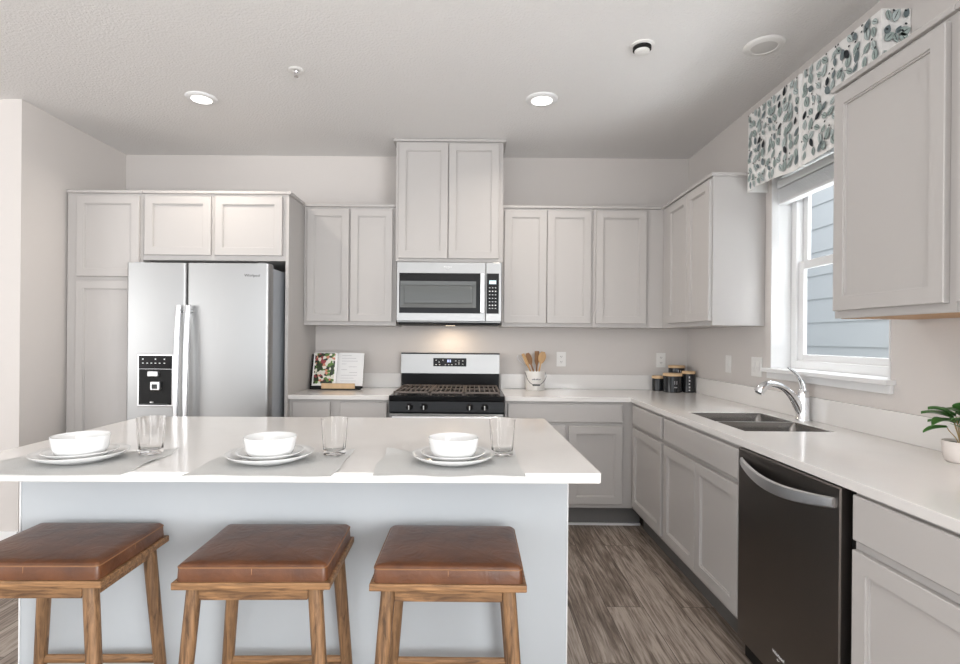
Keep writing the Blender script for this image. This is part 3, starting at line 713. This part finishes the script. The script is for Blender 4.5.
bm = bmesh.new(); tube(bm, [(-.190, -.4303, 1.795), (-.178, -.4303, 1.789), (-.166, -.4303, 1.795)], .0014, 6); link('logo_mark', bm, M_GLYPH, md)
text_mesh('logo', 'Whirlpool', .014, M_GLYPH, md, (-.178, -.4303, 1.803), (PI / 2, 0, 0))
lens = ml(box('cooktop_lamp', -.20, -.13, -.22, -.17, mz0 - .0145, mz0 - .012, M_LENS2, mw))
a_ = area('cooktop_lamp_light', (-.165, -.195, mz0 - .02), (0, 0, 0), .07, .05, 1.4, (1, .78, .55))

# ------------------------------------------------------------------ island
IX0, IX1, IB, IF = -1.590, .374, -1.612, -2.694
it = thing('island_worktop', 'white quartz island countertop with rounded corners set for three', 'countertop', ((IX0 + IX1) / 2, (IB + IF) / 2, CT))
bm = bmesh.new(); pts = []
for cx, cy, a0 in ((IX1 - .012, IB - .012, 0), (IX0 + .012, IB - .012, PI / 2), (IX0 + .012, IF + .012, PI), (IX1 - .012, IF + .012, 1.5 * PI)):
    for k in range(6): a = a0 + PI / 2 * k / 5; pts.append((cx + .012 * math.cos(a), cy + .012 * math.sin(a)))
lo = [bm.verts.new((x, y, CT + .0005)) for x, y in pts]; hi = [bm.verts.new((x, y, ZC)) for x, y in pts]
n = len(pts)
for k in range(n): bm.faces.new([lo[k], lo[(k + 1) % n], hi[(k + 1) % n], hi[k]])
bm.faces.new(lo); bm.faces.new(hi)
o = link('slab', bm, M_QUARTZ, it, bevel=.002); o.location = -Vector(it.location)
ib = thing('kitchen_island', 'pale grey island base with a plain back panel behind the stools', 'island', ((-1.583 + .340) / 2, -2.0, 0))
def il(o): o.location = o.location - Vector(ib.location); return o
il(box('back_panel', -1.553, .334, -2.386, -2.366, 0, CT, M_ISL, ib, .001))
il(box('cabinet_body', -1.549, .330, -2.365, -1.66, .0, CT, M_ISL, ib, .001))
bm = bmesh.new(); bx(bm, -1.558, -1.5531, -2.389, -2.366, 0, CT - .001); bx(bm, .3341, .338, -2.389, -2.366, 0, CT - .001); il(link('corner_trim', bm, M_WHITE, ib, bevel=.001))
nD = 4; wD = 1.88 / nD
for k in range(nD):
    d = link('door', panel_mesh(wD - .012, .53, [(0, 0), (0, -T + .0025), (.0025, -T), (.055, -T), (.056, -T + .004), (.062, -T + .010)]), M_CAB, ib)
    d.rotation_euler = (0, 0, PI); d.location = Vector((.335 - .006 - k * wD, -1.659, .17)) - Vector(ib.location)
    d = link('drawer_front', panel_mesh(wD - .012, .13, [(0, 0), (0, -T + .004), (.004, -T)]), M_CAB, ib)
    d.rotation_euler = (0, 0, PI); d.location = Vector((.335 - .006 - k * wD, -1.659, .722)) - Vector(ib.location)

# ------------------------------------------------------------------ bar stools
def make_stool(label):
    t = thing('bar_stool', label, 'stool', (0, 0, 0), 0, 'leather topped stools along the island')
    hw, hd = .206, .166; z0, z1 = .6145, .661
    bm = bmesh.new()   # cushion: rounded grid, softly crowned
    nx, ny = 22, 18; levels = [(-.002, 0), (-.002, .006), (.0, .036), (.0025, .0425), (.009, .0465)]
    def rim(ins, z):
        P = []; rad = .015 - ins * .6
        for cx, cy, a0 in ((hw - ins - rad, hd - ins - rad, 0), (-hw + ins + rad, hd - ins - rad, PI / 2), (-hw + ins + rad, -hd + ins + rad, PI), (hw - ins - rad, -hd + ins + rad, 1.5 * PI)):
            for k in range(5): a = a0 + PI / 2 * k / 4; P.append((cx + rad * math.cos(a), cy + rad * math.sin(a)))
        return [bm.verts.new((x, y, z0 + z)) for x, y in P]
    R = [rim(*l) for l in levels]
    for ins, dz in ((.03, .0485), (.07, .0500), (.11, .0508), (.14, .051)): R.append([bm.verts.new((v.co.x * (1 - ins / hw), v.co.y * (1 - ins / hw * 1.0), z0 + dz)) for v in R[4]])
    for P, Q in zip(R, R[1:]):
        n = len(P)
        for k in range(n): bm.faces.new([P[k], P[(k + 1) % n], Q[(k + 1) % n], Q[k]])
    bm.faces.new(R[0]); bm.faces.new(R[-1])
    cu = link('seat', bm, M_LEATHER, t, smooth=True, angle=1.0)
    bm = bmesh.new()   # piping round the top edge and stitched seams down the sides
    P = []; rad = .015
    for cx, cy, a0 in ((hw - rad, hd - rad, 0), (-hw + rad, hd - rad, PI / 2), (-hw + rad, -hd + rad, PI), (hw - rad, -hd + rad, 1.5 * PI)):
        for k in range(5): a = a0 + PI / 2 * k / 4; P.append((cx + (rad + .0002) * math.cos(a), cy + (rad + .0002) * math.sin(a), z0 + .0375))
    tube(bm, P + P[:2], .0019, 6, cap=False)
    for x, y in ((0, -hd), (0, hd), (-hw, .0), (hw, .0)): tube(bm, [(x, y, z0 + .003), (x * .999, y * .999, z0 + .036)], .0014, 6)
    link('piping', bm, M_THREAD, cu, smooth=True)
    bm = bmesh.new(); bx(bm, -.217, .217, -.174, .174, .5935, .614); link('seat_board', bm, M_STOOLX, t, bevel=.003)
    for s in (-1, 1):
        box('apron', -.15, .15, s * .142 - .010, s * .142 + .010, .556, .5935, M_STOOLX, t, .002)
        box('side_apron', s * .172 - .010, s * .172 + .010, -.12, .12, .556, .5935, M_STOOLX, t, .002)
    lg = lambda sx, sy, z: (sx * (.168 + .045 * (.59 - z) / .59), sy * (.140 + .025 * (.59 - z) / .59), z)
    for sx in (-1, 1):
        for sy in (-1, 1):
            bm = bmesh.new(); tube(bm, [lg(sx, sy, .5935), lg(sx, sy, .45), lg(sx, sy, .2), lg(sx, sy, 0)], [.0205, .0205, .019, .0165], 18)
            link('leg', bm, M_STOOLZ, t, smooth=True, angle=.8)
    for sy, z in ((-1, .13), (1, .205)):
        bm = bmesh.new(); tube(bm, [lg(-1, sy, z), lg(1, sy, z)], .0115, 12, flat=(1.3, .8, Vector((0, 0, 1)))); link('stretcher', bm, M_STOOLX, t, smooth=True, angle=.8)
    for sx in (-1, 1):
        bm = bmesh.new(); tube(bm, [lg(sx, -1, .16), lg(sx, 1, .16)], .0115, 12, flat=(1.3, .8, Vector((0, 0, 1)))); link('stretcher', bm, M_STOOLX, t, smooth=True, angle=.8)
    return t
st = make_stool('brown leather stool with wooden legs, middle of the three at the island')
st.location = (-.607, -2.625, 0); st.rotation_euler.z = math.radians(1.5)
dup(st, (-1.236, -2.628, 0), math.radians(1.2), 'brown leather stool with wooden legs at the left end of the island')
dup(st, (-.060, -2.625, 0), 0, 'brown leather stool with wooden legs nearest the right end of the island')

# ------------------------------------------------------------------ place settings
seats = [(-1.222, 'left'), (-.634, 'middle'), (-.058, 'right')]
where = {'left': 'at the left island setting', 'middle': 'at the middle island setting', 'right': 'at the right island setting'}
def placemat(x0, x1, y0, y1, seed, label):
    r = random.Random(seed); bm = bmesh.new(); nx, ny = 36, 28; ph = r.uniform(0, 6)
    V = [[None] * (ny + 1) for _ in range(nx + 1)]
    def hgt(u, v):
        ed = min(u, 1 - u, v, 1 - v)
        c = max(0, 1 - ed / .13)
        cr = math.exp(-((u - 1) ** 2 + (v - 1) ** 2) / .012) + math.exp(-((u) ** 2 + (v - 1) ** 2) / .012)
        return .0012 + c * .0042 * (.5 + .5 * math.sin(13 * u + ph) * math.cos(9 * v + ph * 2)) + .010 * cr
    for k, off in ((0, 0), (1, .0016)):
        for i in range(nx + 1):
            for j in range(ny + 1):
                u, v = i / nx, j / ny
                x = x0 + (x1 - x0) * u + .004 * math.sin(8 * v + ph); y = y0 + (y1 - y0) * v + .005 * math.sin(7 * u + ph)
                V[i][j] = (V[i][j] or []) + [bm.verts.new((x, y, ZC + hgt(u, v) - .0008 + off))]
    for k in (0, 1):
        for i in range(nx):
            for j in range(ny): bm.faces.new([V[i][j][k], V[i + 1][j][k], V[i + 1][j + 1][k], V[i][j + 1][k]])
    for i in range(nx):
        for j in (0, ny): bm.faces.new([V[i][j][0], V[i + 1][j][0], V[i + 1][j][1], V[i][j][1]])
    for j in range(ny):
        for i in (0, nx): bm.faces.new([V[i][j][0], V[i][j + 1][0], V[i][j + 1][1], V[i][j][1]])
    o = link('placemat', bm, M_LINEN, smooth=True, angle=1.2)
    return tag(o, label, 'placemat', 'linen placemats on the island')
placemat(-1.450, -1.000, -2.730, -2.415, 1, 'light grey linen placemat ' + where['left'])
placemat(-.820, -.405, -2.730, -2.405, 2, 'light grey linen placemat ' + where['middle'])
placemat(-.296, .142, -2.722, -2.395, 3, 'light grey linen placemat ' + where['right'])

ZP = ZC + .0052
def lathe_thing(name, prof, m, label, cat, group, loc, seg=56, rfun=None):
    bm = bmesh.new(); lathe(bm, prof, seg, rfun=rfun); o = link(name, bm, m, smooth=True, angle=1.1); o.location = loc
    return tag(o, label, cat, group)
pl_big = [(0, 0), (.078, 0), (.082, .0025), (.100, .007), (.122, .015), (.1365, .0245), (.1378, .0265), (.136, .0275), (.121, .0195), (.098, .0105), (.080, .0065), (0, .0062)]
pl_small = [(0, 0), (.058, 0), (.062, .003), (.076, .007), (.092, .0145), (.1055, .0225), (.1065, .0242), (.105, .0252), (.091, .0180), (.075, .0105), (.060, .0065), (0, .0062)]
bowl = [(0, .0), (.044, 0), (.046, .002), (.060, .004), (.071, .012), (.0770, .026), (.0800, .045), (.0825, .062), (.0818, .0635), (.0800, .0625), (.0772, .046), (.0735, .028), (.067, .016), (.052, .009), (0, .0085)]
for i, (x, s) in enumerate(seats):
    y = -2.545
    for nm, pr_, dz, lb, g, cat in (('dinner_plate', pl_big, 0, 'large white dinner plate under the small plate ', 'white dinner plates', 'plate'),
                                    ('salad_plate', pl_small, .0066, 'small white plate between bowl and dinner plate ', 'white salad plates', 'plate'),
                                    ('bowl', bowl, .0066 + .0066, 'round white bowl stacked on two plates ', 'white bowls', 'bowl')):
        lathe_thing(nm, pr_, M_PORC, lb + where[s], cat, g, (x - .006, y, ZP + dz)).scale = (.96, .96, 1)
# fluted tumblers
def flute(a, z):
    k = 0 if z < .012 or z > .105 else min(1, (z - .012) / .01, (.106 - z) / .004)
    return 1 - .05 * k * (.5 - .5 * math.cos(a * 12))
def tumbler(x, y, label):
    out = [(0, 0), (.0345, 0), (.036, .002), (.0365, .012), (.038, .03), (.041, .07), (.0435, .104), (.044, .118)]
    inn = [(.0428, .1185), (.0418, .104), (.0388, .07), (.0352, .03), (.0335, .019), (.029, .014), (0, .013)]
    bm = bmesh.new(); lathe(bm, out + inn, 72, rfun=lambda a, z: flute(a, z))
    o = link('drinking_glass', bm, M_GLASS, smooth=True, angle=1.0); o.location = (x, y, ZC + .0062)
    return tag(o, label, 'glass', 'clear tumblers on the island')
tumbler(-1.064, -2.452, 'clear fluted tumbler ' + where['left'])
tumbler(-.461, -2.452, 'clear fluted tumbler ' + where['middle'])
tumbler(.098, -2.452, 'clear fluted tumbler ' + where['right'])

# ------------------------------------------------------------------ cookbook on its stand
cb = thing('book_stand', 'black cookbook stand with wooden ledge on the worktop beside the refrigerator panel', 'book stand', (-1.030, -.215, ZC + .0003), math.radians(1)); cb.scale = (1.22, 1.05, 1.05)
tilt = math.radians(-16)
sb = bpy.data.objects.new('back_rest', None)
bm = bmesh.new(); Rm = Matrix.Rotation(tilt, 4, 'X')
bx(bm, -.165, .165, .006, .014, .01, .262, 0, Rm); link('back_rest', bm, M_BLACKM, cb, bevel=.002)
bm = bmesh.new(); bx(bm, -.155, .155, -.030, .014, 0, .012); link('base_bar', bm, M_BLACKM, cb, bevel=.002)
bm = bmesh.new(); bx(bm, -.080, .125, -.046, -.030, .008, .046); link('ledge', bm, M_BAMBOO, cb, bevel=.003)
bm = bmesh.new(); tube(bm, [(0, .075, .20), (0, .13, .004)], .005, 8); tube(bm, [(-.05, .13, .004), (.05, .13, .004)], .004, 8); link('prop_leg', bm, M_BLACKM, cb)
bk = thing('cookbook', 'open cookbook with food photo and text page on the stand', 'book', (-1.030, -.215, ZC + .0003), math.radians(1)); bk.scale = (1.22, 1.05, 1.05)
def page(x0, x1, m, name, sgn):
    bm = bmesh.new(); n = 10; F_ = []
    for i in range(n + 1):
        u = i / n; x = x0 + (x1 - x0) * u; g = (u if sgn > 0 else 1 - u)
        d = -.004 - .016 * math.sin(PI * min(1, g * .9 + .1)) ** .8 * (1 if g > 0 else 0)
        F_.append([bm.verts.new(Rm @ Vector((x, yy, zz))) for yy, zz in ((d, .024), (d, .268), (.004, .268), (.004, .024))])
    for A_, B_ in zip(F_, F_[1:]):
        for k in range(4): bm.faces.new([A_[k], A_[(k + 1) % 4], B_[(k + 1) % 4], B_[k]])
    bm.faces.new(F_[0]); bm.faces.new(F_[-1])
    return link(name, bm, m, bk, smooth=True, angle=.6)
p1 = page(-.150, -.001, M_PAPER, 'left_page', -1); p2 = page(.001, .165, M_PAPER, 'right_page', 1)
bm = bmesh.new(); n = 10; F_ = []
for i in range(n + 1):
    u = .06 + .86 * i / n; x = -.150 + .149 * u; g = 1 - u
    d = -.0048 - .016 * math.sin(PI * min(1, g * .9 + .1)) ** .8
    F_.append([bm.verts.new(Rm @ Vector((x, d, zz))) for zz in (.038, .264)])
for A_, B_ in zip(F_, F_[1:]): bm.faces.new([A_[0], B_[0], B_[1], A_[1]])
link('food_photo', bm, M_FOOD, p1)
bm = bmesh.new(); rr_ = random.Random(2)
for k, (a_, b_) in enumerate(((.03, .09), (.03, .12), (.03, .13), (.03, .06), (.075, .125), (.03, .065), (.08, .13), (.03, .13), (.03, .11), (.03, .125))):
    zz = .245 - k * .021
    u = (a_ + b_) / 2 / .165; d = -.0054 - .016 * math.sin(PI * min(1, u * .9 + .1)) ** .8
    bx(bm, a_, b_, d - .0012, d - .0004, zz, zz + .002, 0, Rm)
link('text_lines', bm, M_INK, p2)

# ------------------------------------------------------------------ utensil crock
KX, KY = .492, -.118
kr = thing('utensil_crock', 'white crock with wire bail handle right of the range', 'crock', (KX, KY, ZC + .0003))
sq = lambda a, z: 1 + .05 * math.cos(4 * a)
bm = bmesh.new(); lathe(bm, [(0, 0), (.066, 0), (.070, .004), (.070, .120), (.073, .128), (.074, .142), (.072, .146), (.066, .146), (.064, .13), (.063, .01), (0, .008)], 48, rfun=sq)
link('pot', bm, M_CROCK, kr, smooth=True, angle=.8)
bm = bmesh.new()
P = [(.078 * math.cos(a), -.074 - .006, .132 - .085 * math.sin(-a) if False else .132) for a in (0,)]
P = [(-.078, -.0, .134)] + [(-.078 * math.cos(a), -.082, .134 - .092 * math.sin(a)) for a in [.25 + (PI - .5) * i / 14 for i in range(15)]] + [(.078, 0, .134)]
tube(bm, P, .0022, 8); hb = link('bail_handle', bm, M_WIRE, kr, smooth=True)
bm = bmesh.new(); tube(bm, [(-.028, -.083, .0435), (.028, -.083, .0435)], .0065, 12); link('grip', bm, M_WIRE, hb, smooth=True, angle=.8)
bm = bmesh.new()
for k, x in enumerate((-.030, -.021, -.013, -.004, .004, .012, .021, .029)): bx(bm, x - .003, x + .003, -.0745, -.0725, .080 + .002 * (k % 2), .088 + .002 * (k % 3))
link('lettering', bm, M_DARKG, kr)
# utensils stand in the crock
def utensil(name, m, base, top, kind, label, hw=.024):
    base, top = Vector(base), Vector(top); d = (top - base); L = d.length; d.normalize()
    bm = bmesh.new(); side = Vector((1, 0, 0)) - d * d.x; side.normalize()
    n = 18; R = []; fwd = d.cross(side)
    for i in range(n + 1):
        u = i / n
        if kind == 'spoon': wd = .006 if u < .68 else .006 + (hw - .006) * math.sin(PI * min(1, (u - .68) / .32 * .93)) ** .7
        else: wd = .006 if u < .6 else .006 + (hw - .006) * min(1, (u - .6) / .12)
        th = .005 if u < .68 else .0035
        c = base + d * L * u
        R.append([bm.verts.new(c + side * wd * math.cos(a) + fwd * th * math.sin(a)) for a in [2 * PI * k / 10 for k in range(10)]])
    for A_, B_ in zip(R, R[1:]):
        for k in range(10): bm.faces.new([A_[k], A_[(k + 1) % 10], B_[(k + 1) % 10], B_[k]])
    bm.faces.new(R[0]); bm.faces.new(R[-1])
    o = link(name, bm, m, smooth=True, angle=1.0)
    return tag(o, label, 'utensil', 'utensils in the crock')
zb_ = ZC + .012
utensil('wooden_spoon', M_SPOON, (KX + .035, KY + .0, zb_), (KX - .062, KY + .01, zb_ + .272), 'spoon', 'dark wooden spoon leaning left in the crock')
utensil('wooden_spatula', M_SPOON, (KX + .015, KY + .030, zb_), (KX + .016, KY + .03, zb_ + .288), 'spatula', 'dark wooden spatula standing upright in the crock', .018)
utensil('wooden_spoon', M_SPOON2, (KX + .0, KY - .012, zb_), (KX + .060, KY - .012, zb_ + .284), 'spoon', 'large light wooden spoon leaning right in the crock', .030)
utensil('wooden_turner', M_SPOON2, (KX + .02, KY - .036, zb_), (KX - .100, KY - .036, zb_ + .268), 'spatula', 'pale wooden turner leaning far left in the crock', .012)
wh = thing('whisk', 'wire whisk hanging over the left rim of the crock', 'whisk', (KX - .018, KY + .026, zb_), 0, 'utensils in the crock')
d0 = Vector((-.105, .02, .225)); bm = bmesh.new(); tube(bm, [(.02, .0, .002), (-.045, .0, .17)], .005, 8); link('handle', bm, M_HANDLE, wh, smooth=True, angle=.8)
bm = bmesh.new()
for k in range(5):
    a = PI * k / 5; s1 = Vector((math.cos(a), math.sin(a), .3 * math.cos(a))) * .026
    B0 = Vector((-.045, .0, .17)); D = Vector((-.06, .008, .085))
    tube(bm, bez(B0, B0 + D * .5 + s1 * 1.6, B0 + D * 1.1 + s1 * 1.2, B0 + D, 8) + bez(B0 + D, B0 + D * 1.1 - s1 * 1.2, B0 + D * .5 - s1 * 1.6, B0, 8)[1:], .0012, 6)
link('wires', bm, M_HANDLE, wh, smooth=True)

# ------------------------------------------------------------------ canisters
def canister(x, y, r, h, label, marks):
    t = thing('canister', label, 'canister', (x, y, ZC + .0003), 0, 'black canisters in the corner')
    bm = bmesh.new(); lathe(bm, [(0, 0), (r - .004, 0), (r, .004), (r, h - .022), (r - .002, h - .020), (0, h - .020)], 40); link('jar', bm, M_CER, t, smooth=True, angle=.6)
    bm = bmesh.new(); lathe(bm, [(0, h - .0195), (r + .001, h - .0195), (r + .002, h - .016), (r + .002, h - .004), (r, h), (0, h)], 40); link('lid', bm, M_BAMBOO, t, smooth=True, angle=.6)
    bm = bmesh.new()
    for (u, z, w_, hh) in marks:
        a = -PI / 2 + u
        Mx = Matrix.Translation((r * math.cos(a), r * math.sin(a), z)) @ Matrix.Rotation(a + PI / 2, 4, 'Z')
        bx(bm, -w_ / 2, w_ / 2, -.0006, .001, -hh / 2, hh / 2, 0, Mx)
    if marks: link('lettering', bm, M_INK, t)
    return t
canister(1.452, -.098, .045, .116, 'smallest black canister with wooden lid at the left of the group', [])
canister(1.525, -.200, .068, .143, 'wide black canister with wooden lid at the front of the group', [(-.12, .075, .005, .026), (.12, .075, .005, .026), (-.08, .04, .010, .006), (.10, .04, .010, .006)])
canister(1.600, -.084, .060, .198, 'tallest black canister with wooden lid at the back of the group', [(-.15, .155, .006, .018), (.15, .155, .006, .018)])
canister(1.648, -.198, .0475, .160, 'slim black canister with wooden lid at the right of the group', [(-.25, .115, .008, .014), (-.22, .09, .009, .012), (-.25, .065, .008, .012), (-.22, .04, .009, .012), (-.24, .018, .009, .008)])

# ------------------------------------------------------------------ potted plant
pt = thing('potted_plant', 'small leafy green plant in a pale pot at the right edge of the worktop', 'plant', (1.612, -2.505, ZC + .0003))
bm = bmesh.new(); lathe(bm, [(0, 0), (.038, 0), (.044, .006), (.050, .035), (.052, .066), (.0515, .070), (.048, .070), (.046, .06), (0, .056)], 36); link('pot', bm, M_POT, pt, smooth=True, angle=.9)
bm = bmesh.new(); lathe(bm, [(0, .064), (.0455, .061)], 24); link('soil', bm, M_SOIL, pt)
def leaf3(name, base, tip, wdt, droop, parent):
    base, tip = Vector(base), Vector(tip); bm = bmesh.new(); d = tip - base; side = d.cross(Z_).normalized(); n = 10; R = []
    for i in range(n + 1):
        u = i / n; c = base + d * u + Z_ * droop * math.sin(PI * u * .8) ; wv = wdt * math.sin(PI * min(1, u ** .75 * .97 + .03)) ** .85
        R.append([bm.verts.new(c + side * wv * s + Z_ * (abs(s) * wdt * .28 + zoff)) for zoff in (0, .0008) for s in ((-1, -.5, 0, .5, 1) if zoff == 0 else (1, .5, 0, -.5, -1))])
    for A_, B_ in zip(R, R[1:]):
        for k in range(10): bm.faces.new([A_[k], A_[(k + 1) % 10], B_[(k + 1) % 10], B_[k]])
    bm.faces.new(R[0]); bm.faces.new(R[-1])
    return link(name, bm, M_LEAF, parent, smooth=True, angle=1.2)
for (b_, t_, w_, dr) in (((-.035, -.01, .130), (-.118, -.02, .105), .024, .022), ((-.04, .01, .112), (-.112, .02, .088), .018, .008), ((-.02, 0, .150), (-.075, .045, .160), .026, .012),
                         ((-.005, -.02, .145), (-.045, -.085, .150), .027, .014), ((.01, .01, .155), (.015, .085, .150), .026, .014), ((.01, -.02, .14), (.055, -.08, .12), .025, .012),
                         ((.02, 0, .15), (.095, .02, .135), .025, .012), ((0, .01, .125), (-.05, .075, .115), .023, .010), ((-.005, 0, .165), (-.03, -.05, .19), .022, .008),
                         ((-.02, -.02, .135), (-.085, -.055, .135), .024, .014), ((-.01, .02, .14), (-.06, .09, .14), .024, .012), ((0, -.005, .110), (-.055, -.055, .112), .024, .010), ((.02, .01, .13), (.075, .06, .11), .022, .01)):
    leaf3('leaf', b_, t_, w_ * 1.25, dr, pt)
    bm = bmesh.new(); tube(bm, bez((b_[0] * .2, b_[1] * .2, .058), (b_[0] * .4, b_[1] * .4, .09), (b_[0] * .8, b_[1] * .8, b_[2] - .02), b_, 6), .0016, 6); link('stem', bm, M_STEM, pt, smooth=True)

# ------------------------------------------------------------------ outlets and switches
def plate(name, loc, rz, wd, kind, label, cat):
    t = thing(name, label, cat, loc, rz)
    box('plate', -wd / 2, wd / 2, -.006, -.0005, -.058, .058, M_PLATE, t, .0015)
    if kind == 'outlet':
        for z in (.0205, -.0205):
            bm = bmesh.new(); lathe(bm, [(0, 0), (.0155, 0), (.0155, .0015), (0, .0015)], 20); s = link('socket', bm, M_PLATE, t); s.rotation_euler = (PI / 2, 0, 0); s.location = (0, -.0062, z)
            bm = bmesh.new()
            for x in (-.006, .006): bx(bm, x - .0011, x + .0011, -.003, .006, .0015, .0019)
            lathe(bm, [(0, .0019), (.0022, .0018)], 10, (0, -.008, 0)); link('slots', bm, M_BLACKM, s)
    else:
        n = 2 if wd > .1 else 1
        for k in range(n):
            x = (k - (n - 1) / 2) * .046
            bm = bmesh.new(); vv = [(-.016, -.0062, -.033), (.016, -.0062, -.033), (.016, -.0105, 0), (-.016, -.0105, 0), (.016, -.007, .033), (-.016, -.007, .033)]
            V = [bm.verts.new(c) for c in vv]; W = [bm.verts.new((c[0], -.0055, c[2])) for c in vv]
            bm.faces.new([V[0], V[1], V[2], V[3]]); bm.faces.new([V[3], V[2], V[4], V[5]])
            for a_, b_ in ((0, 1), (1, 2), (2, 4), (4, 5), (5, 3), (3, 0)): bm.faces.new([V[a_], V[b_], W[b_], W[a_]])
            s = link('rocker', bm, M_PLATE, t); s.location = (x, 0, 0)
    return t
plate('wall_outlet', (.712, 0, 1.132), 0, .073, 'outlet', 'white wall outlet above the utensil crock side of the worktop', 'outlet')
plate('wall_outlet', (1.506, 0, 1.132), 0, .073, 'outlet', 'white wall outlet just above the black canisters', 'outlet')
plate('light_switch', (XR, -.690, 1.135), A, .073, 'switch', 'single white rocker switch on the side wall below the cabinet', 'switch')
plate('light_switch', (XR, -1.045, 1.135), A, .116, 'switch', 'wide double white rocker switch beside the window sill', 'switch')

# ------------------------------------------------------------------ ceiling fixtures
def downlight(x, y, lit, label, r=.093):
    t = thing('recessed_light', label, 'ceiling light', (x, y, H), 0)
    bm = bmesh.new(); lathe(bm, [(r, -.0003), (r, -.004), (r * .93, -.010), (r * .66, -.014), (r * .64, -.010)], 48); link('trim_ring', bm, M_WHITE if lit else M_PLATE, t, smooth=True, angle=.9)
    bm = bmesh.new(); lathe(bm, [(0, -.0125), (r * .50, -.0125), (r * .655, -.0095)], 48); link('lens', bm, M_LIT if lit else M_LENS, t, smooth=True)
    if lit:
        l = bpy.data.lights.new('downlight_lamp', 'AREA'); l.shape = 'DISK'; l.size = .11; l.energy = 7; l.color = (1, .90, .80); l.spread = math.radians(150)
        o = bpy.data.objects.new('downlight_lamp', l); COL.objects.link(o); o.location = (x, y, H - .018)
downlight(-1.652, -1.028, True, 'lit recessed ceiling light on the left, in front of the refrigerator', .090)
downlight(.408, -1.045, True, 'lit recessed ceiling light in the middle of the ceiling', .096)
downlight(1.415, -1.648, False, 'unlit recessed ceiling light near the window over the sink', .092)
sd = thing('smoke_detector', 'small round white smoke detector with dark vents on the ceiling', 'smoke detector', (.822, -1.640, H))
bm = bmesh.new(); lathe(bm, [(0, -.0003), (.058, -.0003), (.058, -.006), (.050, -.010), (0, -.010)], 36); link('base', bm, M_PLATE, sd, smooth=True, angle=.6)
bm = bmesh.new(); lathe(bm, [(.044, -.0101), (.044, -.024), (0, -.024)], 36); link('vents', bm, M_BLACKM, sd, smooth=True, angle=.6)
bm = bmesh.new(); lathe(bm, [(.030, -.0242), (.036, -.027), (.036, -.036), (.030, -.040), (0, -.041)], 36); link('cap', bm, M_PLATE, sd, smooth=True, angle=.6)
sp = thing('fire_sprinkler', 'tiny chrome and white fire sprinkler head on the ceiling left of centre', 'sprinkler', (-.962, -1.375, H))
bm = bmesh.new(); lathe(bm, [(.042, -.0003), (.044, -.003), (.036, -.009), (.020, -.007), (.018, -.001)], 30); link('escutcheon', bm, M_PLATE, sp, smooth=True, angle=.9)
bm = bmesh.new(); lathe(bm, [(0, -.002), (.009, -.002), (.009, -.014), (.005, -.018), (0, -.018)], 16)
for s in (-1, 1): tube(bm, [(s * .008, 0, -.012), (s * .011, 0, -.024), (s * .003, 0, -.036)], .0018, 6)
link('head', bm, M_CHROME, sp, smooth=True, angle=.8)
bm = bmesh.new(); lathe(bm, [(0, -.036), (.013, -.036), (.013, -.038), (0, -.038)], 20); link('deflector', bm, M_CHROME, sp)

# the whole island with what stands on it sits a touch askew to the back wall
ang = math.radians(1.2); pv = Vector((.381, -2.15, 0)); Rz = Matrix.Rotation(ang, 4, 'Z')
for o in list(COL.objects):
    if o.parent is None and o.name.split('.')[0] in ('island_worktop', 'kitchen_island', 'placemat', 'dinner_plate', 'salad_plate', 'bowl', 'drinking_glass'):
        p = Rz @ (o.location - pv) + pv
        if o.name.split('.')[0] not in ('island_worktop', 'kitchen_island'): p.y -= .018
        o.location = p; o.rotation_euler.z += ang
